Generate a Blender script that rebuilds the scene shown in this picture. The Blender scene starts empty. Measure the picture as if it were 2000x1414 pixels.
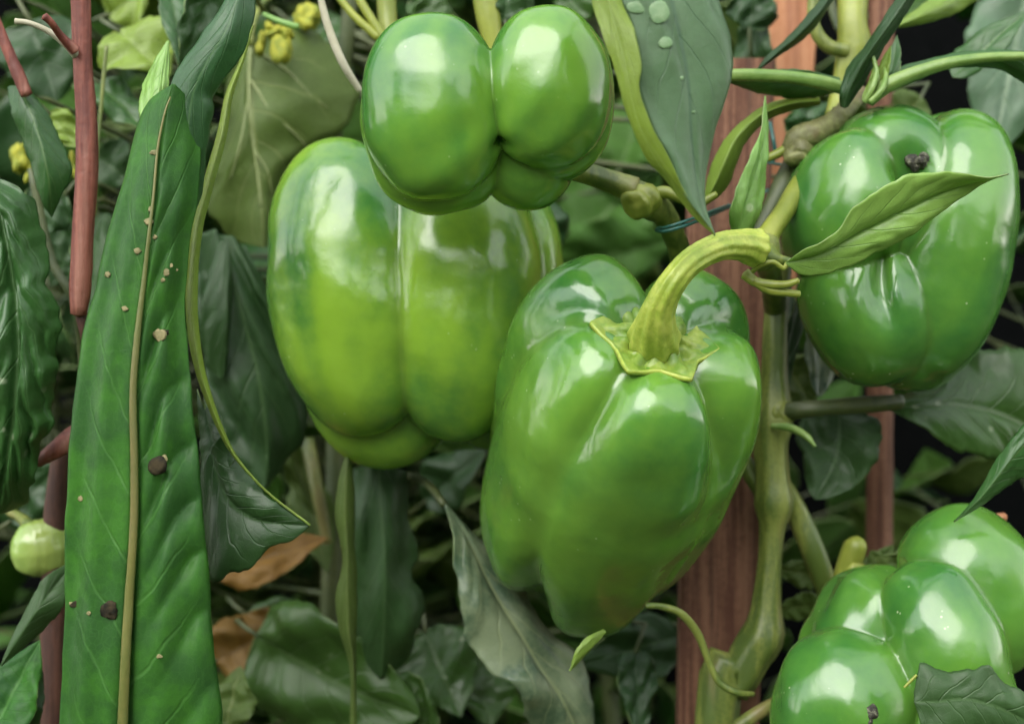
import bpy, math, random
import numpy as np
from mathutils import Vector

# ------------------------------------------------------------------ camera, sky, sun, exposure
SC = bpy.context.scene
COL = SC.collection
FOC, CAMH = 50.0, 0.62
cam_d = bpy.data.cameras.new('camera'); cam = bpy.data.objects.new('camera', cam_d); COL.objects.link(cam)
cam.location = (0, 0, CAMH); cam.rotation_euler = (math.radians(90), 0, 0)
cam_d.lens = FOC; cam_d.sensor_width = 36; cam_d.clip_start = 0.02; cam_d.clip_end = 300
cam_d.dof.use_dof = True; cam_d.dof.focus_distance = 0.505; cam_d.dof.aperture_fstop = 7
SC.camera = cam

SUN_EL, SUN_AZ = 44, 203          # azimuth: degrees clockwise from +Y (behind the camera, a little to its left)
W = bpy.data.worlds.new('World'); SC.world = W; W.use_nodes = True
nt = W.node_tree; nt.nodes.clear()
sky = nt.nodes.new('ShaderNodeTexSky'); sky.sky_type = 'NISHITA'; sky.sun_disc = False
sky.sun_elevation = math.radians(SUN_EL); sky.sun_rotation = math.radians(SUN_AZ)
sky.dust_density = 0.0; sky.air_density = 2.0; sky.ozone_density = 1.0
hs = nt.nodes.new('ShaderNodeHueSaturation'); hs.inputs['Saturation'].default_value = 0.15
bg = nt.nodes.new('ShaderNodeBackground'); bg.inputs['Strength'].default_value = 0.12
wo = nt.nodes.new('ShaderNodeOutputWorld')
nt.links.new(sky.outputs[0], hs.inputs['Color']); nt.links.new(hs.outputs[0], bg.inputs[0]); nt.links.new(bg.outputs[0], wo.inputs[0])
sl = bpy.data.lights.new('sun', 'SUN'); sl.energy = 1.05; sl.angle = math.radians(52); sl.color = (1, 0.95, 0.87)
sun = bpy.data.objects.new('sun', sl); COL.objects.link(sun)
az, el = math.radians(SUN_AZ), math.radians(SUN_EL)
sdir = Vector((math.sin(az) * math.cos(el), math.cos(az) * math.cos(el), math.sin(el)))
sun.rotation_euler = sdir.to_track_quat('Z', 'Y').to_euler()
vs = SC.view_settings
vs.view_transform = 'Standard'; vs.look = 'None'; vs.gamma = 1; vs.use_curve_mapping = False
vs.exposure = 1.78
SC.cycles.use_denoising = True
SC.cycles.use_adaptive_sampling = True; SC.cycles.adaptive_threshold = 0.03
SC.cycles.max_bounces = 6; SC.cycles.diffuse_bounces = 3; SC.cycles.glossy_bounces = 3; SC.cycles.transmission_bounces = 3

# ------------------------------------------------------------------ helpers
rng = np.random.default_rng(7); random.seed(7)
ASP = 36.0 / FOC / 2000.0           # metres per photo pixel per metre of distance
def P(px, py, d): return np.array([(px - 1000) * ASP * d, d, CAMH - (py - 707) * ASP * d])
def PP(pts): return np.array([P(*p) for p in pts])
def px_of(v):
    v = np.asarray(v); d = v[..., 1]
    return np.stack([v[..., 0] / (ASP * d) + 1000, 707 - (v[..., 2] - CAMH) / (ASP * d)], -1)
def unit(v): v = np.asarray(v, float); return v / (np.linalg.norm(v, axis=-1, keepdims=True) + 1e-12)
def cr(pts, n):
    """Catmull-Rom through pts, n samples, spaced by chord length."""
    p = np.asarray(pts, float)
    if len(p) == 2: t = np.linspace(0, 1, n)[:, None]; return p[0] * (1 - t) + p[1] * t
    a = np.vstack([2 * p[0] - p[1], p, 2 * p[-1] - p[-2]])
    L = np.concatenate([[0], np.cumsum(np.linalg.norm(np.diff(p[:, :3], axis=0), axis=1))]); L /= L[-1]
    q = np.linspace(0, 1, n); i = np.clip(np.searchsorted(L, q, 'right') - 1, 0, len(p) - 2)
    t = ((q - L[i]) / (L[i + 1] - L[i] + 1e-12))[:, None]
    p0, p1, p2, p3 = a[i], a[i + 1], a[i + 2], a[i + 3]
    return 0.5 * (2 * p1 + (p2 - p0) * t + (2 * p0 - 5 * p1 + 4 * p2 - p3) * t**2 + (3 * p1 - p0 - 3 * p2 + p3) * t**3)
def rootloc(o):
    v = np.zeros(3)
    while o is not None: v = v + np.array(o.location); o = o.parent
    return v
def mk(name, verts, faces, mat, parent=None, uv=None, attr=None, smooth=True):
    verts = np.asarray(verts, float)
    if parent is not None: verts = verts - rootloc(parent)
    me = bpy.data.meshes.new(name)
    me.from_pydata(verts.tolist(), [], [tuple(f) for f in faces])
    for m in (mat if isinstance(mat, (list, tuple)) else [mat]): me.materials.append(m)
    if smooth: me.polygons.foreach_set('use_smooth', [True] * len(me.polygons))
    if uv is not None:
        l = me.uv_layers.new(name='UVMap'); idx = np.zeros(len(me.loops), int); me.loops.foreach_get('vertex_index', idx)
        l.data.foreach_set('uv', np.asarray(uv, float)[idx].ravel())
    for k, a in (attr or {}).items():
        at = me.attributes.new(k, 'FLOAT', 'POINT'); at.data.foreach_set('value', np.asarray(a, float))
    me.update()
    o = bpy.data.objects.new(name, me); COL.objects.link(o)
    if parent is not None: o.parent = parent
    return o
def tag(o, label, cat=None, group=None, kind=None):
    if label: o['label'] = label
    if cat: o['category'] = cat
    if group: o['group'] = group
    if kind: o['kind'] = kind
    return o
def thing(name, label, cat, loc, group=None):
    o = bpy.data.objects.new(name, None); COL.objects.link(o); o.location = tuple(loc); o.empty_display_size = 0.02
    return tag(o, label, cat, group)
def grid_faces(nu, nv, wrap=False):
    f = []
    for i in range(nu - 1):
        for j in range(nv if wrap else nv - 1):
            j2 = (j + 1) % nv; f.append((i * nv + j, i * nv + j2, (i + 1) * nv + j2, (i + 1) * nv + j))
    return f
def wob(n, seed, k=3):
    r = np.random.default_rng(seed); t = np.linspace(0, 1, n); s = 0
    for q in range(1, k + 1): s = s + r.normal() * np.sin(2 * math.pi * (q * t * 1.3 + r.random())) / q
    return s

# ------------------------------------------------------------------ materials
def newmat(name):
    m = bpy.data.materials.new(name); m.use_nodes = True; n = m.node_tree; n.nodes.clear(); return m, n
class NB:
    """tiny node-building helper"""
    def __init__(s, n): s.n = n
    def node(s, t, **kw):
        x = s.n.nodes.new(t)
        for k, v in kw.items(): setattr(x, k, v)
        return x
    def link(s, a, b): s.n.links.new(a, b)
    def put(s, sock, v):
        if hasattr(v, 'is_output'): s.link(v, sock)
        else: sock.default_value = v
    def math(s, op, a, b=0.0, c=None, clamp=False):
        x = s.node('ShaderNodeMath', operation=op, use_clamp=clamp); s.put(x.inputs[0], a); s.put(x.inputs[1], b)
        if c is not None: s.put(x.inputs[2], c)
        return x.outputs[0]
    def ramp(s, f, a, b):
        x = s.node('ShaderNodeMapRange', interpolation_type='SMOOTHSTEP'); s.put(x.inputs[0], f); x.inputs[1].default_value = a; x.inputs[2].default_value = b
        return x.outputs[0]
    def mix(s, f, a, b):
        x = s.node('ShaderNodeMix', data_type='RGBA'); s.put(x.inputs[0], f); s.put(x.inputs[6], a); s.put(x.inputs[7], b); return x.outputs[2]
    def noise(s, vec, scale, detail=3, rough=0.55, dist=0.0):
        x = s.node('ShaderNodeTexNoise'); s.put(x.inputs['Vector'], vec); x.inputs['Scale'].default_value = scale
        x.inputs['Detail'].default_value = detail; x.inputs['Roughness'].default_value = rough; x.inputs['Distortion'].default_value = dist
        return x.outputs[0]
    def attr(s, name): return s.node('ShaderNodeAttribute', attribute_name=name).outputs['Fac']
    def obj(s): return s.node('ShaderNodeTexCoord').outputs['Object']
    def rnd(s): return s.node('ShaderNodeObjectInfo').outputs['Random']
    def bump(s, h, strength, dist):
        x = s.node('ShaderNodeBump'); x.inputs['Strength'].default_value = strength; x.inputs['Distance'].default_value = dist; s.put(x.inputs['Height'], h); return x.outputs[0]
def c4(c): return (c[0], c[1], c[2], 1)
K = 0.74                            # all plant colours below are multiplied by this to sit at real albedo

def pepper_mat(name, deep, yellow, bias=0.0, rough=0.17, sss=0.10, specks=0.3):
    deep = [c * K * 1.35 for c in deep]; yellow = [c * K * 1.35 for c in yellow]
    m, n = newmat(name); b = NB(n); o = b.obj()
    st = b.attr('streak'); lo = b.noise(o, 22, 3); fine = b.noise(o, 240, 3)
    f = b.math('ADD', b.math('MULTIPLY', st, 0.22), b.math('MULTIPLY', lo, 1.05))
    f = b.math('ADD', f, b.math('MULTIPLY', fine, 0.22)); f = b.math('ADD', f, b.math('MULTIPLY', b.attr('lit_patch'), 0.40))
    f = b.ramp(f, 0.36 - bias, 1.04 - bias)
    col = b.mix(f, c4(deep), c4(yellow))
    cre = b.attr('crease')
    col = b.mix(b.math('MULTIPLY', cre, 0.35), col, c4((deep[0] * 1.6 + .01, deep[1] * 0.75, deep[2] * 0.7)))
    vor = b.node('ShaderNodeTexVoronoi'); b.put(vor.inputs['Vector'], o); vor.inputs['Scale'].default_value = 210
    sp = b.ramp(vor.outputs['Distance'], 0.13, 0.05)
    sp = b.math('MULTIPLY', sp, b.ramp(b.noise(o, 60, 1), 0.54, 0.62))
    col = b.mix(b.math('MULTIPLY', sp, specks), col, (0.42, 0.5, 0.3, 1))
    p = b.node('ShaderNodeBsdfPrincipled'); b.put(p.inputs['Base Color'], col)
    rg = b.math('ADD', b.math('MULTIPLY', b.noise(o, 48, 5, .65), 0.34), rough - 0.15); b.put(p.inputs['Roughness'], rg)
    p.inputs['IOR'].default_value = 1.5; p.inputs['Specular IOR Level'].default_value = 0.8
    p.inputs['Subsurface Weight'].default_value = sss; p.inputs['Subsurface Radius'].default_value = (0.5, 1.0, 0.15); p.inputs['Subsurface Scale'].default_value = 0.005
    h = b.math('ADD', b.math('MULTIPLY', b.noise(o, 38, 2), 1.0), b.math('MULTIPLY', b.noise(o, 300, 3), 0.05))
    b.put(p.inputs['Normal'], b.bump(h, 0.5, 0.003))
    out = b.node('ShaderNodeOutputMaterial'); b.link(p.outputs[0], out.inputs[0]); return m

def leaf_mat(name, top, under, vein, rough=0.36, trans=0.25, mott=0.35, nveins=7.0, slant=0.33, veinw=0.07, specks=0.0, mottcol=None, spec=0.5, mscale=16):
    top, under, vein = ([c * K for c in q] for q in (top, under, vein)); mottcol = mottcol and [c * K for c in mottcol]
    m, n = newmat(name); b = NB(n); o = b.obj()
    uvn = b.node('ShaderNodeUVMap'); sp = b.node('ShaderNodeSeparateXYZ'); b.link(uvn.outputs[0], sp.inputs[0])
    u = b.math('ABSOLUTE', b.math('SUBTRACT', b.math('MULTIPLY', sp.outputs[0], 2.0), 1.0)); v = sp.outputs[1]
    nz = b.noise(o, 40, 3)
    s = b.math('SUBTRACT', v, b.math('MULTIPLY', u, slant)); s = b.math('MULTIPLY', s, nveins)
    s = b.math('ADD', s, b.math('MULTIPLY', b.math('SUBTRACT', nz, 0.5), 0.5))
    side = b.math('LESS_THAN', sp.outputs[0], 0.5); s = b.math('ADD', s, b.math('MULTIPLY', side, 0.37))
    fr = b.math('ABSOLUTE', b.math('SUBTRACT', b.math('FRACT', s), 0.5))
    vm = b.ramp(fr, veinw, 0.0); vm = b.math('MULTIPLY', vm, b.ramp(u, 1.0, 0.35))
    mid = b.ramp(u, 0.055, 0.02)
    vo = b.node('ShaderNodeTexVoronoi', feature='DISTANCE_TO_EDGE'); b.put(vo.inputs['Vector'], o); vo.inputs['Scale'].default_value = 420
    net = b.ramp(vo.outputs['Distance'], 0.10, 0.0)
    geo = b.node('ShaderNodeNewGeometry')
    n1 = b.noise(o, mscale, 4, .6); n2 = b.noise(o, 90, 4, .6)
    dark = c4([c * 0.5 for c in top]) if mottcol is None else c4(mottcol)
    c = b.mix(b.math('MULTIPLY', b.ramp(b.math('ADD', b.math('MULTIPLY', n1, .7), b.math('MULTIPLY', n2, .3)), 0.40, 0.60), mott), c4(top), dark); c = b.mix(b.math('MULTIPLY', b.ramp(b.noise(o, 260, 3, .65), 0.45, 0.62), 0.28), c, dark)
    rnd = b.rnd(); c = b.mix(b.math('MULTIPLY', rnd, 0.25), c, c4([top[0] * 1.7, top[1] * 1.15, top[2] * 0.8]))
    c = b.mix(geo.outputs['Backfacing'], c, c4(under))
    c = b.mix(b.math('MULTIPLY', net, 0.16), c, c4(vein))
    c = b.mix(b.math('MULTIPLY', vm, 0.55), c, c4(vein)); c = b.mix(b.math('MULTIPLY', mid, 0.8), c, c4(vein))
    if specks:
        w = b.node('ShaderNodeTexVoronoi'); b.put(w.inputs['Vector'], o); w.inputs['Scale'].default_value = 95
        k = b.math('MULTIPLY', b.ramp(w.outputs['Distance'], 0.20, 0.10), b.ramp(b.noise(o, 30, 1), 0.53, 0.6))
        c = b.mix(b.math('MULTIPLY', k, specks), c, (0.5, 0.55, 0.38, 1))
    h = b.math('ADD', b.math('MULTIPLY', net, -0.08), b.math('MULTIPLY', n2, 0.9)); h = b.math('ADD', h, b.math('MULTIPLY', vm, -0.8))
    nor = b.bump(h, 0.5, 0.0006)
    p = b.node('ShaderNodeBsdfPrincipled'); b.put(p.inputs['Base Color'], c); b.put(p.inputs['Normal'], nor)
    b.put(p.inputs['Roughness'], b.math('ADD', b.math('MULTIPLY', n2, 0.3), rough - 0.15)); p.inputs['Specular IOR Level'].default_value = spec
    t = b.node('ShaderNodeBsdfTranslucent'); b.put(t.inputs['Color'], b.mix(0.5, c, c4([min(1, top[0] * 3.0), min(1, top[1] * 2.4), top[2] * 0.8]))); b.put(t.inputs['Normal'], nor)
    mx = b.node('ShaderNodeMixShader'); mx.inputs[0].default_value = trans; b.link(p.outputs[0], mx.inputs[1]); b.link(t.outputs[0], mx.inputs[2])
    out = b.node('ShaderNodeOutputMaterial'); b.link(mx.outputs[0], out.inputs[0]); return m

def plain_mat(name, a, bcol, scale=60, rough=0.45, stretch=(1, 1, 1), bump=0.3, bdist=0.001, sss=0.0, lo=0.35, hi=0.68, spec=0.5, third=None):
    a, bcol = [c * K for c in a], [c * K for c in bcol]; third = third and [c * K for c in third]
    m, n = newmat(name); b = NB(n); o = b.obj()
    mp = b.node('ShaderNodeMapping'); b.link(o, mp.inputs[0]); mp.inputs['Scale'].default_value = stretch
    n1 = b.noise(mp.outputs[0], scale, 5, .6); n2 = b.noise(o, scale * 5, 3)
    c = b.mix(b.ramp(b.math('ADD', b.math('MULTIPLY', n1, .8), b.math('MULTIPLY', n2, .2)), lo, hi), c4(a), c4(bcol))
    if third is not None: c = b.mix(b.math('MULTIPLY', b.ramp(b.noise(mp.outputs[0], scale * 0.37, 3), 0.52, 0.68), 0.8), c, c4(third))
    p = b.node('ShaderNodeBsdfPrincipled'); b.put(p.inputs['Base Color'], c); p.inputs['Roughness'].default_value = rough; p.inputs['Specular IOR Level'].default_value = spec
    if sss: p.inputs['Subsurface Weight'].default_value = sss; p.inputs['Subsurface Radius'].default_value = (0.6, 1, .2); p.inputs['Subsurface Scale'].default_value = 0.003
    b.put(p.inputs['Normal'], b.bump(b.math('ADD', n1, b.math('MULTIPLY', n2, .3)), bump, bdist))
    out = b.node('ShaderNodeOutputMaterial'); b.link(p.outputs[0], out.inputs[0]); return m

M = {}
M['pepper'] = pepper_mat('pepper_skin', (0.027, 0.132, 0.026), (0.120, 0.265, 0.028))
M['pepper_olive'] = pepper_mat('pepper_skin_olive', (0.027, 0.130, 0.027), (0.19, 0.34, 0.028), bias=-0.08)  # yellower base colour for the wide pepper
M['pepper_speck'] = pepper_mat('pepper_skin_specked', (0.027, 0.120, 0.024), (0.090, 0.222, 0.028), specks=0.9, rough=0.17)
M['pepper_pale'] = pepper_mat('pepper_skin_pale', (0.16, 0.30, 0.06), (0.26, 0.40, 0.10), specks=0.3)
M['stalk'] = plain_mat('fruit_stalk', (0.29, 0.41, 0.040), (0.54, 0.62, 0.11), 140, 0.40, bump=0.6, sss=0.15)
M['calyx'] = plain_mat('calyx', (0.15, 0.28, 0.03), (0.34, 0.44, 0.07), 110, 0.42, bump=0.5, sss=0.1)
M['stem'] = plain_mat('green_stem', (0.085, 0.135, 0.022), (0.23, 0.27, 0.055), 110, 0.42, (1, 1, 0.16), bump=.5, third=(0.26, 0.21, 0.08), lo=.4, hi=.62)
M['stem_fresh'] = plain_mat('fresh_stem', (0.13, 0.25, 0.045), (0.24, 0.36, 0.09), 90, 0.42, (1, 1, 1), bump=.5)
M['stem_dark'] = plain_mat('dark_stem', (0.045, 0.07, 0.02), (0.10, 0.12, 0.035), 60, 0.5, (1, 1, 0.25))
M['stem_yellow'] = plain_mat('yellow_stem', (0.20, 0.25, 0.03), (0.34, 0.38, 0.06), 50, 0.4, (1, 1, 0.3), sss=0.1)
M['stem_brown'] = plain_mat('woody_stem', (0.12, 0.12, 0.04), (0.25, 0.27, 0.085), 120, 0.55, bump=0.9, third=(.16, .10, .045))
M['cream'] = plain_mat('dry_stem', (0.42, 0.40, 0.27), (0.58, 0.55, 0.42), 70, 0.6)
M['midrib'] = plain_mat('tan_midrib', (0.11, 0.14, 0.028), (0.21, 0.19, 0.050), 80, 0.45, (1, 1, 0.2), third=(0.18, 0.10, 0.04))
M['vein_pale'] = plain_mat('pale_vein', (0.24, 0.30, 0.10), (0.34, 0.40, 0.16), 80, 0.5)
M['spot'] = plain_mat('pale_spot', (0.13, 0.25, 0.10), (0.22, 0.34, 0.16), 300, 0.45)
M['rim'] = plain_mat('leaf_rim', (0.16, 0.25, 0.07), (0.26, 0.36, 0.12), 80, 0.5)
M['wood'] = plain_mat('red_wood', (0.12, 0.043, 0.020), (0.27, 0.128, 0.070), 80, 0.78, (4, 4, 0.16), bump=1.2, third=(0.06, 0.023, 0.011), lo=.4, hi=.62)
M['wood_orange'] = plain_mat('orange_wood', (0.40, 0.15, 0.055), (0.56, 0.26, 0.12), 60, 0.65, (6, 6, 0.3), bump=0.6, third=(0.26, 0.09, 0.04))
M['bark_red'] = plain_mat('red_bark', (0.13, 0.026, 0.014), (0.27, 0.075, 0.045), 75, 0.6, (4, 4, 0.3), bump=0.9, third=(0.34, 0.15, 0.10), lo=.4, hi=.64)
M['bark_dark'] = plain_mat('dark_bark', (0.05, 0.018, 0.010), (0.12, 0.045, 0.025), 60, 0.7, (5, 5, 0.4), bump=0.6)
M['twine'] = plain_mat('green_tie', (0.012, 0.09, 0.075), (0.03, 0.17, 0.14), 120, 0.35)
M['flower'] = plain_mat('yellow_bud', (0.22, 0.28, 0.02), (0.50, 0.48, 0.03), 260, 0.65, bump=.8)
M['gall'] = plain_mat('gall', (0.19, 0.18, 0.07), (0.36, 0.31, 0.14), 400, 0.7)
M['gall_dark'] = plain_mat('gall_dark', (0.010, 0.010, 0.006), (0.06, 0.045, 0.02), 300, 0.8, spec=0.2)
M['rot'] = plain_mat('rot', (0.02, 0.018, 0.010), (0.26, 0.26, 0.17), 420, 0.6, bump=1.0, lo=0.45, hi=0.72)
M['soil'] = plain_mat('grassy_soil', (0.055, 0.080, 0.024), (0.12, 0.145, 0.052), 30, 0.95, bump=1.0, bdist=0.02, spec=0.1)
M['backdrop'] = plain_mat('black_backdrop', (0.003, 0.0035, 0.0035), (0.006, 0.0065, 0.0065), 200, 1.0, spec=0.0)
M['blocker_leaf'] = plain_mat('blocker_foliage', (0.03, 0.09, 0.02), (0.07, 0.16, 0.035), 5, 0.6)
# leaves: upper side, underside, veins
M['leaf'] = leaf_mat('leaf_green', (0.045, 0.15, 0.035), (0.10, 0.19, 0.06), (0.13, 0.24, 0.07))
M['leaf_big'] = leaf_mat('leaf_broad', (0.048, 0.180, 0.024), (0.09, 0.17, 0.07), (0.085, 0.23, 0.05), rough=0.42, mott=0.72, nveins=11, slant=0.16, veinw=0.06, mottcol=(0.015, 0.062, 0.024), trans=0.12, spec=.16, mscale=30)
M['leaf_big2'] = leaf_mat('leaf_broad_dark', (0.035, 0.12, 0.035), (0.07, 0.14, 0.06), (0.07, 0.17, 0.05), rough=0.4, trans=0.12, mott=0.5)
M['leaf_dark'] = leaf_mat('leaf_dark', (0.025, 0.078, 0.020), (0.05, 0.10, 0.035), (0.05, 0.11, 0.035), rough=0.42, trans=0.15, spec=.4)
M['leaf_gloss'] = leaf_mat('leaf_gloss', (0.045, 0.12, 0.022), (0.05, 0.11, 0.03), (0.10, 0.17, 0.06), rough=0.36, trans=0.18, specks=0.3, spec=.4)
M['leaf_grey'] = leaf_mat('leaf_grey', (0.036, 0.098, 0.028), (0.05, 0.12, 0.038), (0.075, 0.15, 0.05), rough=0.46, trans=0.15, nveins=6, spec=.35)
M['leaf_olive'] = leaf_mat('leaf_olive', (0.105, 0.19, 0.040), (0.11, 0.19, 0.045), (0.27, 0.33, 0.11), rough=0.5, trans=0.3, mott=0.45, spec=.3)
M['leaf_lime'] = leaf_mat('leaf_lime', (0.23, 0.38, 0.05), (0.23, 0.37, 0.06), (0.30, 0.42, 0.10), rough=0.42, trans=0.25, mott=0.3)
M['leaf_fresh'] = leaf_mat('leaf_fresh', (0.26, 0.50, 0.11), (0.26, 0.48, 0.12), (0.18, 0.38, 0.07), rough=0.35, trans=0.2, mott=0.35, specks=0.4, veinw=0.06)
M['leaf_under'] = leaf_mat('leaf_underside', (0.10, 0.21, 0.105), (0.10, 0.21, 0.105), (0.075, 0.15, 0.08), rough=0.42, trans=0.15, mott=0.3, nveins=6, veinw=.04, spec=.4)
M['leaf_pale'] = leaf_mat('leaf_patchy', (0.055, 0.115, 0.07), (0.06, 0.12, 0.075), (0.30, 0.36, 0.18), rough=0.36, trans=0.1, mscale=42, mott=0.75, mottcol=(0.30, 0.36, 0.21), nveins=6)
M['leaf_pale2'] = leaf_mat('leaf_speckled', (0.10, 0.20, 0.10), (0.10, 0.2, 0.1), (0.16, 0.26, 0.13), rough=0.4, trans=0.15, mott=0.5, specks=.8)
M['leaf_deep'] = leaf_mat('leaf_deep', (0.075, 0.20, 0.030), (0.09, 0.20, 0.045), (0.12, 0.22, 0.06), rough=0.6, trans=0.3, spec=.25)
M['leaf_crinkle'] = leaf_mat('leaf_crinkled', (0.034, 0.125, 0.028), (0.06, 0.12, 0.05), (0.09, 0.20, 0.06), rough=0.36, trans=0.12, mott=.7, nveins=7, slant=.35, specks=.5)
M['leaf_dry'] = leaf_mat('leaf_dry', (0.27, 0.16, 0.026), (0.26, 0.16, 0.03), (0.18, 0.11, 0.03), rough=0.6, trans=0.3, mott=0.5)

# ------------------------------------------------------------------ builders
def tube(name, pts, rad, mat, parent=None, seg=12, n=None, ribs=0.0, nrib=5, rough=0.0, seed=0, world=False, cap=True):
    """tapered tube through pixel/depth points; rad in photo pixels (at each point's own depth)"""
    w = np.asarray(pts, float) if world else PP(pts)
    rm = np.array(rad, float) if world else np.array([r * ASP * p[2] for r, p in zip(rad, pts)])
    n = n or max(8, 7 * len(pts))
    q = cr(np.hstack([w, rm[:, None]]), n); c, r = q[:, :3], np.maximum(q[:, 3], 1e-5)
    T = unit(np.gradient(c, axis=0)); ref = np.array([0, -1.0, 0.05])
    A = unit(np.cross(T, ref)); B = np.cross(A, T)
    th = np.linspace(0, 2 * math.pi, seg, endpoint=False); rr = np.random.default_rng(seed)
    k = 1 + ribs * np.cos(nrib * th)[None, :] + rough * rr.normal(size=(n, seg))
    V = c[:, None] + r[:, None, None] * k[..., None] * (np.cos(th)[None, :, None] * A[:, None] + np.sin(th)[None, :, None] * B[:, None])
    V = V.reshape(-1, 3); F = grid_faces(n, seg, True)
    if cap:
        V = np.vstack([V, c[0] - T[0] * r[0] * 0.35, c[-1] + T[-1] * r[-1] * 0.35])
        a, z = n * seg, n * seg + 1
        F += [((j + 1) % seg, j, a) for j in range(seg)] + [((n - 1) * seg + j, (n - 1) * seg + (j + 1) % seg, z) for j in range(seg)]
    return mk(name, V, F, mat, parent)

def leaf_surface(L, Mi, R, nu, nv, bulge, quilt, wave, seed, nveins, slant, facing=True, qside=(1, 1), edge=1.0):
    h = nv // 2; L, Mi, R = cr(L, nu), cr(Mi, nu), cr(R, nu)
    re_ = np.random.default_rng(seed + 555); tq = np.linspace(0, 1, nu); ww = np.linalg.norm(R - L, axis=1)[:, None]
    for E in (L, R):
        e = sum(np.sin(2 * math.pi * tq * f_ + re_.random() * 6.28) * a_ for f_, a_ in ((4.3, .012), (7.7, .010), (13.1, .007), (23.0, .004)))[:, None] * np.clip(np.minimum(tq, 1 - tq) * 8, 0, 1)[:, None]
        E += edge * (E - Mi) / (ww + 1e-9) * 2 * e * np.minimum(ww, .05)
    T = unit(np.gradient(Mi, axis=0)); S = R - L; wd = np.linalg.norm(S, axis=1); N = unit(np.cross(T, S))
    if facing and N[nu // 2].dot([0, -1, 0.0]) < 0: N = -N
    cols, us = [], []
    for j in range(nv):
        if j <= h: t = j / h; p = L * (1 - t) + Mi * t; u = t - 1
        else: t = (j - h) / (nv - 1 - h); p = Mi * (1 - t) + R * t; u = t
        cols.append(p); us.append(u)
    V = np.stack(cols, 1); u = np.array(us); v = np.linspace(0, 1, nu)
    U, VV = np.meshgrid(u, v); au = np.abs(U)
    disp = bulge * wd[:, None] * 4 * au * (1 - au)
    r0 = np.random.default_rng(seed + 999); jit = 0
    for k in range(5): jit = jit + np.sin(2 * math.pi * (VV * r0.uniform(.5, 3.0) + U * r0.uniform(-1.2, 1.2)) + r0.random() * 6.28) * r0.uniform(.4, 1)
    amp = 0.6 + 0.4 * np.sin(2 * math.pi * (VV * r0.uniform(1, 2.2) + U * r0.uniform(-.8, .8)) + r0.random() * 6.28)
    s = (VV - slant * au * (1.15 - .3 * au)) * nveins + 0.37 * (U < 0) + 0.16 * jit
    disp = disp + quilt * amp * (np.abs(np.sin(math.pi * s)) ** 0.75 - 0.5) * np.clip(4 * au * (1.08 - au), 0, 1) * np.clip(VV * 6, 0, 1) * np.clip((1 - VV) * 6, 0, 1)
    disp = disp - quilt * 0.9 * np.exp(-(U / 0.08) ** 2)
    disp = np.where(U < 0, (disp - bulge * wd[:, None] * 4 * au * (1 - au)) * qside[0], (disp - bulge * wd[:, None] * 4 * au * (1 - au)) * qside[1]) + bulge * wd[:, None] * 4 * au * (1 - au)
    r = np.random.default_rng(seed); wv = 0
    for k in range(4):
        a, bq, ph = r.uniform(.7, 2.6) * (1 + .35 * k), r.normal() * .8, r.random() * 6.28
        wv = wv + np.sin(2 * math.pi * (a * VV + bq * U) + ph) * (0.35 + au) / (k + 1)
    disp = disp + wave * wv * np.clip((1 - VV) * 4, 0.1, 1)
    base_ = bulge * wd[:, None] * 4 * au * (1 - au); disp = base_ + (disp - base_) * np.clip(wd / 0.030, 0, 1.3)[:, None]
    V = V + disp[..., None] * N[:, None]
    return V, np.stack([(U + 1) / 2, VV], -1), N

def leaf3(L, Mi, R, mat, parent, bulge=0.06, quilt=0.0006, wave=0.0008, nu=64, nv=25, seed=1, nveins=7.0, slant=0.33, thick=0.0004, dl=0.0, dr=0.0, name='leaf', rim=True, label=None, qside=(1, 1), edge=1.0):
    """leaf from its two edges and its midrib, each a list of (px, py[, depth])"""
    md = np.mean([p[2] for p in Mi]); mi = PP(Mi)
    def side(S, off):
        out = []
        for k, p in enumerate(S):
            if len(p) > 2: out.append(P(*p))
            else:
                j = np.argmin([(p[0] - m_[0]) ** 2 + (p[1] - m_[1]) ** 2 for m_ in Mi]); e = min(1, min(k, len(S) - 1 - k) / 1.5)
                out.append(P(p[0], p[1], Mi[j][2] + off * e))
        return np.array(out)
    V, UV, N = leaf_surface(side(L, dl), mi, side(R, dr), nu, nv, bulge, quilt, wave, seed, nveins, slant, qside=qside, edge=edge)
    F = grid_faces(nu, nv)
    # upper side (front face) towards the camera
    nn = np.cross(V[1, 1] * 0 + V[nu // 2, nv // 2 + 1] - V[nu // 2, nv // 2], V[nu // 2 + 1, nv // 2] - V[nu // 2, nv // 2])
    if nn[1] > 0: F = [f[::-1] for f in F]
    o = mk(name, V.reshape(-1, 3), F, [mat, M['rim']] if rim else [mat], parent, uv=UV.reshape(-1, 2))
    md_ = o.modifiers.new('thickness', 'SOLIDIFY'); md_.thickness = thick; md_.offset = -1
    if rim: md_.material_offset_rim = 1
    if label: o['label'] = label
    o['_uv'] = 0; del o['_uv']
    SURF[o.name] = (V, N)
    return o
SURF = {}

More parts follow.
